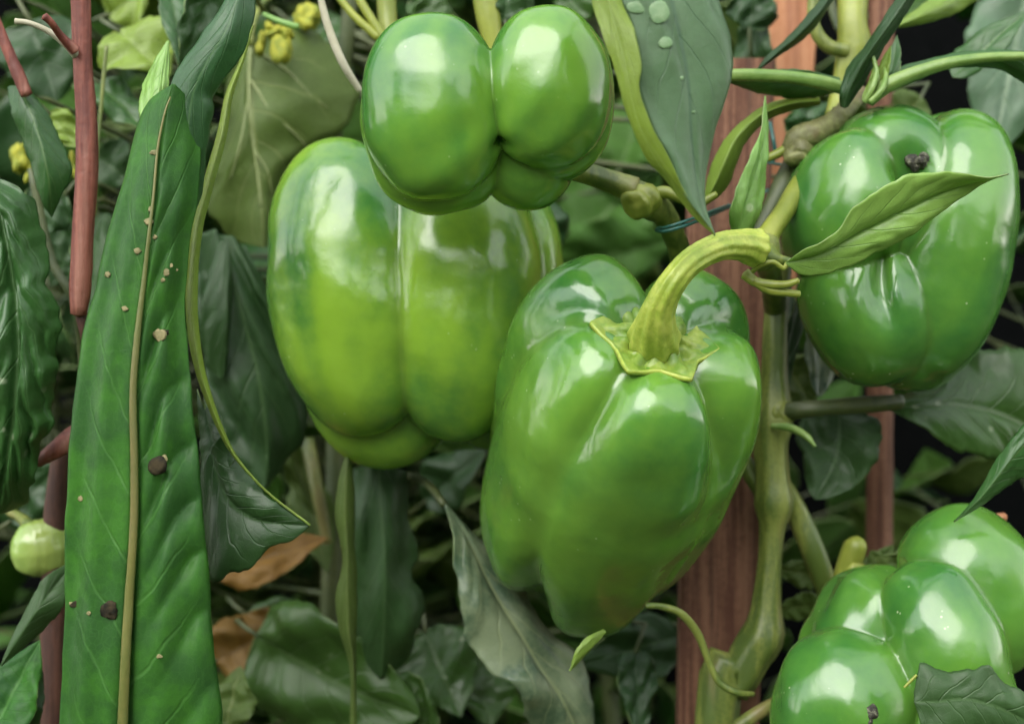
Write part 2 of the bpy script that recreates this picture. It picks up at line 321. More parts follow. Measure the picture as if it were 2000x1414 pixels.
def qleaf(base, tip, width, mat, parent, bow=0, sag=0.0, roll=0.0, fold=0.15, prof='ovate', seed=1, wave=0.0014, quilt=0.0003, bulge=0.05, nu=44, nv=17, petiole=None, twist=0.0, label=None):
    """leaf from base (px,py,d) to tip (px,py,d); width in px; roll turns the blade about its midrib"""
    b_, t_ = np.array(base, float), np.array(tip, float)
    ax = t_[:2] - b_[:2]; pr = np.array([-ax[1], ax[0]]); pr /= np.linalg.norm(pr) + 1e-9
    m_ = (b_ + t_) / 2; mid = [base, tuple(np.append(m_[:2] * 0.98 + b_[:2] * 0.02 + pr * bow, m_[2] + sag)), tip]
    c = cr(PP(mid), nu); T = unit(np.gradient(c, axis=0)); v = np.linspace(0, 1, nu)
    if prof == 'ovate': w = np.sin(math.pi * v ** 0.72) ** 0.85 * (1 - 0.25 * v)
    elif prof == 'lance': w = np.sin(math.pi * v ** 0.85) ** 0.9
    else: w = np.sin(math.pi * v ** 0.55) ** 0.6
    w = np.clip(w, 0, 1); w = w / w.max() * width / 2 * ASP * m_[2]; w[0] = w[-1] = 2e-4
    S = unit(np.cross(T, np.array([0, 1.0, 0])))
    N = np.cross(S, T); th = np.radians(roll + twist * (v - 0.5))[:, None]
    S2 = S * np.cos(th) + N * np.sin(th); N2 = N * np.cos(th) - S * np.sin(th)
    L = c - S2 * w[:, None] - N2 * (fold * w)[:, None]; R = c + S2 * w[:, None] - N2 * (fold * w)[:, None]
    V, UV, NN = leaf_surface(L, c, R, nu, nv, bulge, quilt, wave, seed, 7, 0.33)
    F = grid_faces(nu, nv); nn = np.cross(V[nu // 2, nv // 2 + 1] - V[nu // 2, nv // 2], V[nu // 2 + 1, nv // 2] - V[nu // 2, nv // 2])
    if nn[1] > 0: F = [f[::-1] for f in F]
    o = mk('leaf', V.reshape(-1, 3), F, [mat, M['rim']], parent, uv=UV.reshape(-1, 2))
    md_ = o.modifiers.new('thickness', 'SOLIDIFY'); md_.thickness = 0.0004; md_.offset = -1; md_.material_offset_rim = 1
    if label: o['label'] = label
    SURF[o.name] = (V, NN)
    if petiole is not None: tube('petiole', [petiole[0], ((petiole[0][0] + base[0]) / 2 + petiole[2], (petiole[0][1] + base[1]) / 2, (petiole[0][2] + base[2]) / 2), base], [petiole[1], petiole[1] * .8, petiole[1] * .6], M['stem'], parent)
    return o

def on_surf(o, px, py):
    V, N = SURF[o.name]; q = px_of(V); d = (q[..., 0] - px) ** 2 + (q[..., 1] - py) ** 2
    i = np.unravel_index(np.argmin(d), d.shape); return V[i]
def blob(name, c, r, mat, parent, seed=0, flat=1.0, rough=0.12, seg=14, rings=9):
    """small uneven lump facing the camera"""
    rr = np.random.default_rng(seed); V = []
    for i in range(rings):
        ph = math.pi * i / (rings - 1)
        for j in range(seg):
            th = 2 * math.pi * j / seg
            V.append([math.sin(ph) * math.cos(th), -math.cos(ph) * flat, math.sin(ph) * math.sin(th)])
    V = np.array(V); d = unit(V); k = 1
    for q in range(4): k = k + rough * np.sin(d @ rr.normal(size=3) * (2 + 1.5 * q) + rr.random() * 6) / (1 + 0.6 * q)
    V = np.asarray(c) + V * k[:, None] * np.asarray(r)
    return mk(name, V, grid_faces(rings, seg, True), mat, parent)

def pepper_body(lobes, c, axis, mat, parent, k=0.0011, dips=(), nth=230, nph=170, seed=1, lumps=0.0012, post=None, streakn=26, saxis=None, grooves=None, lit_patches=None):
    """star-shaped union of lobes (each an ellipsoid: centre, 3x3 axes, radii, exponent) seen from c; smooth maximum keeps the creases"""
    axis = unit(axis); e1 = unit(np.cross(axis, [0.3, 1, 0.2])); e2 = np.cross(axis, e1)
    ph = np.linspace(0, math.pi, nph); th = np.linspace(0, 2 * math.pi, nth, endpoint=False)
    PH, TH = np.meshgrid(ph, th, indexing='ij')
    D = (np.cos(PH)[..., None] * axis + np.sin(PH)[..., None] * (np.cos(TH)[..., None] * e1 + np.sin(TH)[..., None] * e2)).reshape(-1, 3)
    rs = []
    for (o, Rm, rad, p) in lobes:
        a = (Rm.T @ (c - o)) / rad; bb = (D @ Rm) / rad
        if (np.abs(a) ** p).sum() >= 1: print('LOBE does not hold the centre', o, a)
        lo = np.zeros(len(D)); hi = np.full(len(D), 0.4)
        for _ in range(34):
            mid = (lo + hi) / 2; f = (np.abs(a + mid[:, None] * bb) ** p).sum(1) < 1
            lo = np.where(f, mid, lo); hi = np.where(f, hi, mid)
        rs.append(lo)
    rs = np.array(rs); mx = rs.max(0); r = mx + k * np.log(np.exp((rs - mx) / k).sum(0))
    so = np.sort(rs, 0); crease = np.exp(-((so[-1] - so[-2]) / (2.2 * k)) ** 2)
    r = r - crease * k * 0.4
    rr = np.random.default_rng(seed)
    for q in range(7): r = r + lumps * np.sin(D @ (rr.normal(size=3) * (2.0 + 1.1 * q)) + rr.random() * 6.28) / (1 + 0.7 * q)
    for q in range(8): r = r + 0.13 * lumps * np.sin(D @ (unit(rr.normal(size=3)) * rr.uniform(9, 17)) + rr.random() * 6.28)
    for (dv, depth, sig) in dips:
        ang = np.arccos(np.clip(D @ unit(dv), -1, 1)); r = r - depth * np.exp(-(ang / sig) ** 2)
    if grooves is not None:
        g1, g2, gl = grooves; ta = np.arctan2(D @ g2, D @ g1); pa = np.arccos(np.clip(D @ axis, -1, 1))
        for (an, dep, sg, pc_, pw) in gl:
            dt = (ta - math.radians(an) + math.pi) % (2 * math.pi) - math.pi
            r = r - dep * np.exp(-np.abs(dt / sg) ** 1.3) * np.exp(-((pa - pc_) / pw) ** 2)
    V = c + D * r[:, None]
    if post is not None: V = post(V)
    sa = axis if saxis is None else unit(saxis); f1 = unit(np.cross(sa, [0.3, 1, 0.2])); f2 = np.cross(sa, f1)
    tt = np.arctan2(D @ f2, D @ f1); pp = np.arccos(np.clip(D @ sa, -1, 1)); st = 0
    for q in range(1, streakn):
        st = st + rr.normal() * np.sin(q * tt + rr.random() * 6.28 + 1.2 * math.sin(q) * pp) * (0.55 + 0.45 * np.sin(pp * rr.uniform(1, 3) + rr.random() * 6)) / q ** 0.55
    st = np.clip(0.5 + st / (3.2 * st.std()) * np.clip(np.sin(pp) * 1.7 - .25, 0, 1), 0, 1)
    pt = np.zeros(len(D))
    for (dv, sg, w) in (lit_patches or []): pt = np.maximum(pt, w * np.exp(-(np.arccos(np.clip(D @ unit(dv), -1, 1)) / sg) ** 2))
    return mk('body', V, grid_faces(nph, nth, True), mat, parent, attr={'streak': st, 'crease': crease, 'lit_patch': pt})
def rotm(roll=0, yaw=0, pitch=0):
    """roll turns in the picture plane (positive: top goes to the right)"""
    a, b_, g = math.radians(roll), math.radians(yaw), math.radians(pitch)
    Ry = np.array([[math.cos(a), 0, math.sin(a)], [0, 1, 0], [-math.sin(a), 0, math.cos(a)]])
    Rz = np.array([[math.cos(b_), -math.sin(b_), 0], [math.sin(b_), math.cos(b_), 0], [0, 0, 1]])
    Rx = np.array([[1, 0, 0], [0, math.cos(g), -math.sin(g)], [0, math.sin(g), math.cos(g)]])
    return Ry @ Rz @ Rx
def lobe(px, py, dep, rx, ry, rz, D0, roll=0, yaw=0, pitch=0, p=2.2):
    """lobe at pixel (px,py), dep pixels behind depth D0, radii in pixels: across, in depth, up"""
    s = ASP * D0; o = P(px, py, D0) + np.array([0, dep * s, 0]); return (o, rotm(roll, yaw, pitch), np.array([rx, ry, rz]) * s, p)

# ------------------------------------------------------------------ the setting
g = np.linspace(-1, 1, 61); gx, gy = np.meshgrid(np.sign(g) * np.abs(g) ** 2.2 * 40, np.sign(g) * np.abs(g) ** 2.2 * 40)
gz = 0.012 * np.sin(gx * 9 + 1) * np.sin(gy * 7) * np.exp(-(gx ** 2 + gy ** 2) / 9)
tag(mk('ground', np.stack([gx, gy, gz], -1).reshape(-1, 3), grid_faces(61, 61), M['soil']), None, kind='structure')
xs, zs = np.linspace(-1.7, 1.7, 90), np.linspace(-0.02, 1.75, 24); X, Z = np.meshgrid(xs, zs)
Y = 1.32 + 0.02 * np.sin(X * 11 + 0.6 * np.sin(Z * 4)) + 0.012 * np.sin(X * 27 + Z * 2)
sc_ = mk('shade_backdrop', np.stack([X, Y, Z], -1).reshape(-1, 3), grid_faces(24, 90), M['backdrop'])  # added black sheet standing in for the deep shade behind the plants
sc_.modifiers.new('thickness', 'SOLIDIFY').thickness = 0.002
tag(sc_, 'added black backdrop standing in for deep shade behind all the plants', 'backdrop')

# added leaf bank, unseen behind the viewer: it bounds the sky that the peppers mirror
r_ = np.random.default_rng(77); N_ = 7500
hx = r_.uniform(-5, 5, N_); top_ = 1.2 + .25 * np.sin(hx * 2.1) + .18 * np.sin(hx * 5.3 + 1) + .1 * np.sin(hx * 11)
hp = np.stack([hx, r_.uniform(-2.5, -1.7, N_), top_ * r_.random(N_) ** .8], 1)
da, db = unit(r_.normal(size=(N_, 3))), r_.normal(size=(N_, 3)); db = unit(np.cross(da, db)); sz = r_.uniform(.05, .11, N_)[:, None]
HV = np.stack([hp - da * sz, hp - db * sz * .5, hp + da * sz, hp + db * sz * .5], 1).reshape(-1, 3)
tag(mk('sky_blocker', HV, [(4 * i, 4 * i + 1, 4 * i + 2, 4 * i + 3) for i in range(N_)], M['blocker_leaf'], smooth=False), 'added unseen bank of dark green leaves behind the viewer, blocking low sky', 'sky_blocker', kind='stuff')

# ------------------------------------------------------------------ bell peppers
def onto(loc): return (float(loc[0]), float(loc[1]), float(loc[2]))

# 1 front pepper, seen from its stalk end
D1 = 0.515; s1 = ASP * D1
cal = P(1276, 668, D1)
t1 = thing('bell_pepper', 'large glossy green bell pepper in front showing its star calyx and curved yellow stalk', 'bell pepper', onto(cal))
ax1 = unit(np.array([0.172, -0.68, 0.71])); ex = unit(np.array([1, 0, 0]) - ax1[0] * ax1); ey = np.cross(ax1, ex)
ey = ey if ey[1] < 0 else -ey                       # ey: down and towards the viewer, seen from the calyx
def ax_lobe(ang, off, rt, rr_, ra, h, p=2.3, lean=0.0):
    a = math.radians(ang); rad = math.cos(a) * ex + math.sin(a) * ey; tan = -math.sin(a) * ex + math.cos(a) * ey
    up = unit(ax1 + lean * rad); rad2 = unit(rad - rad.dot(up) * up); tan = np.cross(up, rad2)
    return (cal + (rad * off + ax1 * h) * s1, np.stack([rad2, tan, up], 1), np.array([rr_, rt, ra]) * s1, p)
lobes = [ax_lobe(2, 112, 150, 150, 385, -362, p=2.9, lean=.02), ax_lobe(84, 108, 142, 146, 400, -378, p=2.9), ax_lobe(164, 108, 152, 150, 370, -350, p=2.9, lean=-.10),
         ax_lobe(230, 158, 150, 150, 340, -285, p=2.7), ax_lobe(306, 158, 150, 150, 370, -318, p=2.7), ax_lobe(60, 10, 244, 240, 370, -395, p=2.5)]
def post1(V):
    h = (V - cal) @ ax1 / s1; t = np.clip(-h / 640, 0, 1); lat = (V - cal) - ((V - cal) @ ax1)[:, None] * ax1
    return V - lat * (0.08 * t ** 1.8)[:, None] + (ex * s1)[None] * (-2 * np.sin(t * math.pi))[:, None]
pepper_body(lobes, cal - ax1 * 300 * s1, ax1, M['pepper'], t1, dips=[(ax1, 14 * s1, 0.34)], seed=11, post=post1, k=0.0028, lumps=0.0007,
            grooves=(ex, ey, [(47, .0030, .20, .62, .34), (127, .0028, .20, .66, .36), (199, .0035, .15, .6, .3), (267, .004, .15, .55, .3), (335, .0035, .15, .6, .3), (127, .0065, .16, 2.62, .42), (40, .003, .2, 2.7, .35)]))
# calyx: six-pointed saucer with ribs
nr, na = 30, 160; V = []; rc = np.random.default_rng(5)
tips = np.radians([8, 62, 118, 184, 242, 312]); hl = [130, 130, 132, 132, 118, 110]
for i in range(nr):
    t = i / (nr - 1)
    for j in range(na):
        a = 2 * math.pi * j / na; dd = [abs((a - q + math.pi) % (2 * math.pi) - math.pi) for q in tips]
        near = min(dd); R = 98 + sum((hl[q] - 98) * max(0, 1 - dd[q] / 0.5) ** 1.5 for q in range(6))
        r = 18 + (R - 18) * t
        rib = math.exp(-(near / 0.09) ** 2) * 9 * math.sin(math.pi * min(1, t * 1.1)) + (5 * math.sin(a * 11 + 4 * t) + 3 * math.sin(a * 17 - 9 * t + 1) * math.sin(9 * t) + 4 * math.sin(10 * t + a * 5)) * math.sin(math.pi * t)
        h = 30 * (1 - t) ** 2 + 0 + rib + 10 * t ** 3 * (1 - near) + 9 * t ** 2
        V.append(cal + (math.cos(a) * ex * r + math.sin(a) * ey * r + ax1 * h) * s1)
cal_o = mk('calyx', V, grid_faces(nr, na, True), [M['calyx'], M['stalk']], t1)
sm = cal_o.modifiers.new('thickness', 'SOLIDIFY'); sm.thickness = 0.0018; sm.offset = 0; sm.material_offset_rim = 1
tube('stalk', [(1276, 682, D1 + .004), (1277, 664, D1 - .006), (1280, 636, D1 - .014), (1289, 598, D1 - .020), (1313, 552, D1 - .024), (1352, 509, D1 - .022), (1405, 482, D1 - .014), (1450, 479, D1 - .005), (1474, 484, D1)],
     [46, 52, 40, 31, 27, 26, 27, 31, 38], M['stalk'], t1, seg=64, n=110, ribs=0.05, nrib=9, rough=0.008, seed=3)

# 2 top pepper, seen from its blossom end
D2 = 0.50; t2 = thing('bell_pepper', 'two-lobed green bell pepper at the top, hanging over the wider one', 'bell pepper', onto(P(960, 215, D2)))
lb = [lobe(846, 208, 0, 141, 120, 182, D2, roll=-8), lobe(850, 232, 70, 150, 115, 182, D2, roll=-10),
      lobe(1068, 172, -5, 122, 118, 158, D2, roll=5), lobe(1082, 182, 55, 120, 110, 168, D2, roll=6), lobe(1030, 280, 95, 100, 100, 122, D2)]
pepper_body(lb, P(960, 215, D2) + np.array([0, 55 * ASP * D2, 0]), P(982, 300, D2 - .02) - P(960, 150, D2 + .05), M['pepper'], t2, saxis=(.1, .25, 1), seed=21, k=0.0007, lumps=0.0006, dips=[(P(984, 300, D2 - .005) - P(960, 215, D2 + .02), .006, .10)])
tube('stalk', [(1090, 330, D2 + .035), (1130, 334, D2 + .045), (1185, 352, D2 + .05), (1240, 372, D2 + .05)], [22, 21, 22, 26], M['stem'], t2, seg=20, ribs=.05)

# 3 wide pepper behind
D3 = 0.585; t3 = thing('bell_pepper', 'wide green bell pepper behind, with a vertical seam and broad pale reflections', 'bell pepper', onto(P(785, 560, D3)))
lb = [lobe(686, 560, 0, 163, 165, 296, D3, roll=-6, p=2.12), lobe(893, 566, 0, 162, 165, 290, D3, roll=1, p=2.12),
      lobe(742, 650, 95, 178, 130, 275, D3, p=2.2), lobe(960, 590, 110, 150, 120, 290, D3, p=2.2)]
pepper_body(lb, P(785, 560, D3) + np.array([0, 70 * ASP * D3, 0]), np.array([0.02, 0.15, 1]), M['pepper_olive'], t3, seed=31, k=0.0018, lumps=0.0009, lit_patches=[(P(x, y, D3 - .03) - P(785, 560, D3 + .015), sg, w) for x, y, sg, w in [(690, 690, .5, .9), (860, 650, .42, .85), (740, 560, .55, .5)]], dips=[(np.array([0, .1, 1]), .02, .3)])  # lit yellow-green glow on the lobe fronts is painted into the skin colour
tube('stalk', [(800, 330, D3 + .03), (805, 270, D3 + .035), (830, 180, D3 + .04), (880, 110, D3 + .05)], [26, 22, 20, 22], M['stalk'], t3, seg=16)

# 4 right pepper with a rotten pit
D4 = 0.57; t4 = thing('bell_pepper', 'green bell pepper with a brown rotten pit, partly covered by a light leaf', 'bell pepper', onto(P(1770, 470, D4)))
lb = [lobe(1658, 410, -22, 124, 150, 156, D4, roll=16), lobe(1756, 388, 8, 130, 160, 194, D4, roll=-16), lobe(1842, 482, -10, 124, 160, 268, D4, roll=9),
      lobe(1702, 606, -5, 132, 150, 152, D4, roll=-22), lobe(1880, 440, 118, 126, 118, 244, D4, roll=2), lobe(1790, 620, 30, 130, 140, 148, D4, roll=16)]
pit = P(1786, 318, D4 - .03); c_4 = P(1748, 482, D4) + np.array([0, 35 * ASP * D4, 0])
b4 = pepper_body(lb, c_4, pit - c_4, M['pepper_speck'], t4, saxis=(.1, .3, 1), seed=41, k=0.0006, lumps=0.0010,
            dips=[(pit - c_4, .019, .17)] + [(P(1716 + .0022 * (y_ - 540) ** 2, y_, D4 - .03) - c_4, w_, .085) for y_, w_ in ((490, .002), (508, .0034), (526, .0042), (544, .0046), (562, .0042), (580, .0034), (598, .0026), (616, .0018), (634, .001))])
def on_body(o, px, py, R=10):
    v = np.zeros(len(o.data.vertices) * 3); o.data.vertices.foreach_get('co', v); v = v.reshape(-1, 3) + rootloc(o.parent)
    q = px_of(v); m_ = ((q - [px, py]) ** 2).sum(1) < R * R; return v[m_][np.argmin(v[m_][:, 1])]
pc = on_body(b4, 1790, 316)
for q, (x, z, r_) in enumerate([(0, 0, 17), (-20, 4, 12), (18, 3, 13), (6, 10, 11), (-10, -9, 10), (28, -3, 8), (10, -8, 9)]):
    blob('rot', pc + np.array([x, 2, z]) * ASP * D4, np.array([r_, r_ * .7, r_ * .85]) * ASP * D4, M['rot'], t4, 4 + q, rough=.22, seg=18, rings=12)

# 5 lower right pepper
D5 = 0.545; t5 = thing('bell_pepper', 'lobed green bell pepper in the lower right corner with bright white reflections', 'bell pepper', onto(P(1790, 1320, D5)))
lb = [lobe(1645, 1385, -30, 135, 135, 162, D5, roll=4), lobe(1838, 1296, -25, 112, 140, 208, D5, roll=-16), lobe(1912, 1170, 40, 140, 120, 170, D5, roll=-24), lobe(1716, 1290, 60, 130, 120, 166, D5, roll=12),
      lobe(1790, 1440, 20, 200, 150, 150, D5)]
b5 = pepper_body(lb, P(1780, 1330, D5) + np.array([0, 45 * ASP * D5, 0]), np.array([0.1, -.5, -.8]), M['pepper_speck'], t5, saxis=(-.3, .2, 1), seed=51, k=0.0007, lumps=0.0016)
for q, (x, y, r_) in enumerate([(1702, 1388, 15), (1708, 1402, 11)]): blob('scar', on_body(b5, x, y) + np.array([0, .0008, 0]), np.array([r_ * .8, 6, r_]) * ASP * D5, M['rot'], t5, q, rough=.2)
tube('stalk', [(1740, 1190, D5 + .045), (1690, 1130, D5 + .05), (1655, 1110, D5 + .05)], [24, 22, 22], M['stem_yellow'], t5)

# 6 small pale pepper by the left edge
D6 = 0.60; t6 = thing('bell_pepper', 'small pale green young pepper near the left edge', 'bell pepper', onto(P(78, 1072, D6)))
pepper_body([lobe(70, 1070, 0, 48, 45, 52, D6), lobe(96, 1068, 6, 42, 42, 52, D6), lobe(85, 1080, 20, 50, 40, 46, D6)], P(84, 1072, D6 + .004), np.array([-.3, -.2, 1]), M['pepper_pale'], t6, streakn=5, nth=120, nph=90, lumps=.0003, k=.0028)
tube('stalk', [(60, 1030, D6), (40, 1010, D6 + .01), (20, 1000, D6 + .02)], [14, 10, 9], M['stem'], t6)

# ------------------------------------------------------------------ stakes and sticks
def stake(label, pts, w, th, mat, seed, cat='stake', name='wooden_stake'):
    """sawn board through pixel/depth points (bottom first), width and thickness in metres"""
    c = PP(pts); c0 = c[0].copy(); d = unit(c[0] - c[1]); foot = c[0] + d * ((c[0][2] + 0.03) / max(1e-3, -d[2]))
    t = thing(name, label, cat, onto([foot[0], foot[1], 0])); n = 70
    q = cr(np.vstack([foot, c]), n); V = []; r = np.random.default_rng(seed); w1, w2 = wob(n, seed, 9) * .02, wob(n, seed + 1, 9) * .02
    prof = [(-1, -1), (-.92, -1.08), (-.5, -1.05), (0, -1.1), (.5, -1.05), (.92, -1.08), (1, -1), (1.02, 0), (1, 1), (-1, 1), (-1.02, 0)]
    for i in range(n):
        for (a, b_) in prof: V.append(q[i] + np.array([a * w / 2 * (1 + (w1[i] if a < 0 else w2[i])), b_ * th / 2, 0]) + r.normal(size=3) * 0.00008)
    k = len(prof); F = grid_faces(n, k, True) + [tuple(range(k)), tuple(range((n - 1) * k, n * k))[::-1]]
    mk('board', V, F, mat, t, smooth=False); return t
stake('broad reddish wooden stake behind the front pepper and main stem', [(1400, 1414, .635), (1412, 700, .635), (1432, 120, .635)], 156 * ASP * .635, .012, M['wood'], 1)
stake('orange wooden stake at the top, between the folded leaf and the thick stem', [(1420, 1414, .70), (1480, 800, .70), (1545, 30, .70), (1572, -300, .70)], 92 * ASP * .70, .014, M['wood_orange'], 2)
def stick(label, pts, rad, mat, name='wooden_stick', foot=True, seg=14, cat='stick', rough=.02, seed=0):
    c = PP(pts); base = c[0]
    t = thing(name, label, cat, onto([base[0], base[1], 0 if foot else base[2]]))
    if foot:
        w = np.vstack([[c[0][0] + .004, c[0][1], -.03], c]); r = [rad[0] * ASP * pts[0][2]] + [r_ * ASP * p[2] for r_, p in zip(rad, pts)]
        tube('shaft', w, r, mat, t, seg=seg, n=70, rough=rough, seed=seed, world=True)
    else: tube('shaft', pts, rad, mat, t, seg=seg, n=50, rough=rough, seed=seed)
    return t
stick('thin round reddish stick rising between the right peppers', [(1718, 1414, .70), (1718, 900, .70), (1722, -420, .70)], [26, 26, 25], M['wood'], seed=3)
st = stick('red-barked stick with a broken pale twig beside the long leaf', [(153, 614, .53), (157, 560, .53), (162, 450, .53), (170, 330, .53), (167, 200, .53), (160, 90, .53), (150, -330, .53)], [16, 21, 21, 22, 20, 19, 21], M['bark_red'], foot=False, seed=4)
w_ = PP([(153, 614, .53), (150, 760, .54)])
tube('shaft', [(154, 596, .531), (180, 700, .54), (230, 900, .56), (260, 1500, .58), (260, 2900, .58)], [12, 13, 16, 20, 22], M['bark_dark'], st, n=40)
tw = tube('twig', [(150, 108, .528), (130, 88, .525), (95, 62, .522), (58, 46, .52), (30, 42, .52)], [10, 8, 6, 5.5, 6], M['cream'], st)
tube('twig', [(148, 100, .524), (120, 72, .52), (100, 45, .515), (86, 32, .513)], [11, 8, 7, 8], M['bark_red'], st)
stick('short red stick end in the upper left corner', [(52, 186, .55), (34, 142, .55), (14, 96, .55), (-90, -150, .55)], [12, 13, 11, 11], M['bark_red'], foot=False, seed=5)
stick('dark shaded stick low on the left behind the long leaf', [(104, 1414, .60), (104, 1200, .60), (108, 1000, .60), (122, 860, .60)], [24, 24, 22, 16], M['bark_dark'], seed=6)
stick('pink broken stick poking out left of the long leaf', [(72, 903, .565), (110, 878, .565), (150, 850, .57), (260, 780, .58)], [11, 18, 22, 20], M['bark_red'], foot=False, seed=7)
stick('short brown twig above the lower right pepper', [(1816, 1032, .575), (1850, 1026, .575), (1895, 1018, .58), (1960, 1010, .59)], [9, 11, 10, 9], M['wood_orange'], foot=False, seed=8)

# ------------------------------------------------------------------ main pepper plant (tied to the stake)
main = thing('pepper_plant', 'main pepper plant with thick jointed stem tied to the broad stake', 'plant', (float(P(1380, 1414, .60)[0]), .60, 0))
b0 = P(1395, 1430, .60); sr = ASP * .6
tube('stem', [(b0[0] - .01, .60, -.02), (b0[0] - .005, .60, .2)] + [tuple(P(*p)) for p in [(1400, 1414, .60), (1438, 1330, .60), (1468, 1275, .60), (1490, 1240, .60), (1496, 1190, .60), (1503, 1100, .60), (1508, 1030, .60), (1512, 985, .60), (1509, 930, .60), (1505, 870, .60), (1510, 820, .60), (1512, 740, .60), (1514, 650, .60), (1520, 560, .605), (1530, 470, .61)]],
     [x * sr for x in [45, 45, 42, 40, 40, 42, 30, 23, 25, 38, 32, 33, 38, 26, 23, 23, 21]], M['stem'], main, seg=42, n=190, ribs=.04, nrib=6, rough=.012, world=True)
tube('branch', [(1488, 500, .535), (1500, 460, .54), (1530, 415, .55), (1556, 372, .56), (1590, 320, .575), (1625, 262, .59)], [26, 22, 20, 21, 20, 18], M['stem_yellow'], main, seg=18, n=40, ribs=.03)
blob('node', P(1492, 492, .533), np.array([30, 28, 34]) * ASP * .53, M['stem'], main, 3, rough=.1, seg=24, rings=16)
tube('branch', [(1514, 600, .60), (1505, 540, .575), (1495, 500, .54)], [22, 22, 26], M['stem'], main, seg=16)
tube('branch', [(1476, 470, .565), (1500, 420, .57), (1530, 362, .575), (1552, 318, .58), (1570, 280, .583)], [15, 18, 22, 22, 24], M['stem_dark'], main, seg=18, n=40)
tube('branch', [(1545, 300, .572), (1562, 272, .57), (1595, 258, .57), (1628, 240, .575), (1660, 205, .58), (1685, 180, .585)], [22, 27, 24, 22, 18, 14], M['stem_brown'], main, seg=18, n=60, rough=.05)
tube('stem', [(1632, 232, .60), (1645, 190, .605), (1660, 130, .605), (1668, 90, .605), (1664, 40, .605), (1666, -20, .61), (1668, -200, .62)], [22, 25, 30, 33, 28, 30, 30], M['stem_yellow'], main, seg=24, n=60, ribs=.035)
tube('branch', [(1655, 100, .600), (1620, 92, .60), (1596, 66, .60), (1588, 30, .60), (1592, -30, .60)], [14, 14, 13, 12, 12], M['stem'], main)
tube('branch', [(1640, 60, .62), (1626, 20, .63), (1618, -40, .64)], [9, 9, 9], M['stem_dark'], main)
# node and shoulder at the left, carrying the top pepper
tube('branch', [(1225, 366, .552), (1250, 386, .552), (1272, 400, .555), (1296, 418, .56), (1315, 455, .565), (1332, 510, .575), (1350, 620, .595), (1400, 800, .61), (1490, 965, .607), (1515, 1000, .60)], [24, 31, 30, 24, 22, 22, 22, 20, 16, 12], M['stem'], main, seg=20, n=70, ribs=.03, rough=.015)
tube('branch', [(1262, 392, .552), (1296, 376, .55), (1330, 388, .548), (1360, 400, .55), (1400, 380, .55)], [14, 13, 10, 9, 7], M['stem_yellow'], main)
tube('petiole', [(1512, 806, .607), (1545, 802, .594), (1600, 796, .59), (1680, 790, .595), (1760, 784, .60)], [20, 18, 16, 17, 15], M['stem_dark'], main, seg=14, ribs=.06)
tube('petiole', [(1508, 832, .59), (1545, 836, .585), (1575, 852, .58), (1592, 872, .578)], [6, 8, 7, 3], M['stem_fresh'], main)
blob('node', P(1522, 808, .597), np.array([30, 28, 27]) * ASP * .6, M['stem'], main, 12, rough=.08, seg=24, rings=16)
tube('branch', [(1528, 950, .605), (1556, 1000, .61), (1590, 1080, .61), (1620, 1165, .615), (1650, 1260, .63)], [20, 22, 24, 22, 20], M['stem'], main, seg=16)
tube('branch', [(1640, 1165, .598), (1650, 1120, .598), (1664, 1085, .597), (1672, 1062, .596), (1674, 1050, .596)], [20, 21, 24, 22, 12], M['stem_yellow'], main, seg=16)
tube('branch', [(1440, 1420, .58), (1480, 1392, .58), (1515, 1372, .585), (1570, 1340, .60)], [15, 14, 13, 12], M['stem'], main)
tube('tendril', [(1262, 1182, .55), (1292, 1184, .552), (1330, 1198, .555), (1362, 1236, .56), (1384, 1290, .562), (1405, 1332, .562), (1440, 1352, .562), (1472, 1355, .565)], [6, 7, 8, 8, 7, 7, 7, 5], M['stem'], main, seg=10, n=60)
tube('petiole', [(1470, 546, .52), (1500, 566, .52), (1540, 572, .52), (1562, 575, .52)], [9, 9, 8, 7], M['stem_yellow'], main)
tube('petiole', [(1455, 535, .522), (1480, 552, .52), (1530, 556, .518), (1560, 548, .517)], [12, 10, 8, 6], M['stem_yellow'], main)
tube('petiole', [(1470, 530, .517), (1486, 518, .514), (1510, 512, .513), (1530, 524, .514), (1540, 512, .516)], [5, 5, 5, 5, 6], M['stem_yellow'], main)
tube('petiole', [(1498, 490, .53), (1515, 505, .522), (1545, 512, .515)], [18, 12, 8], M['stem'], main)
# leaf lying over the right pepper
leaf3([(1535, 512, .512), (1570, 488), (1610, 472), (1642, 448), (1660, 418), (1690, 385), (1740, 354), (1800, 338), (1870, 338), (1930, 347), (1970, 341, .512)],
      [(1535, 514, .512), (1610, 492, .512), (1700, 446, .512), (1790, 400, .512), (1880, 364, .512), (1970, 341, .512)],
      [(1535, 516, .512), (1565, 536), (1610, 534), (1680, 512), (1740, 482), (1800, 445), (1870, 395), (1925, 356), (1970, 342, .512)],
      M['leaf_fresh'], main, dl=-.008, dr=.004, quilt=.0011, wave=.0007, seed=4, nveins=8, label='light green pointed leaf lying across the rotten-pit pepper')
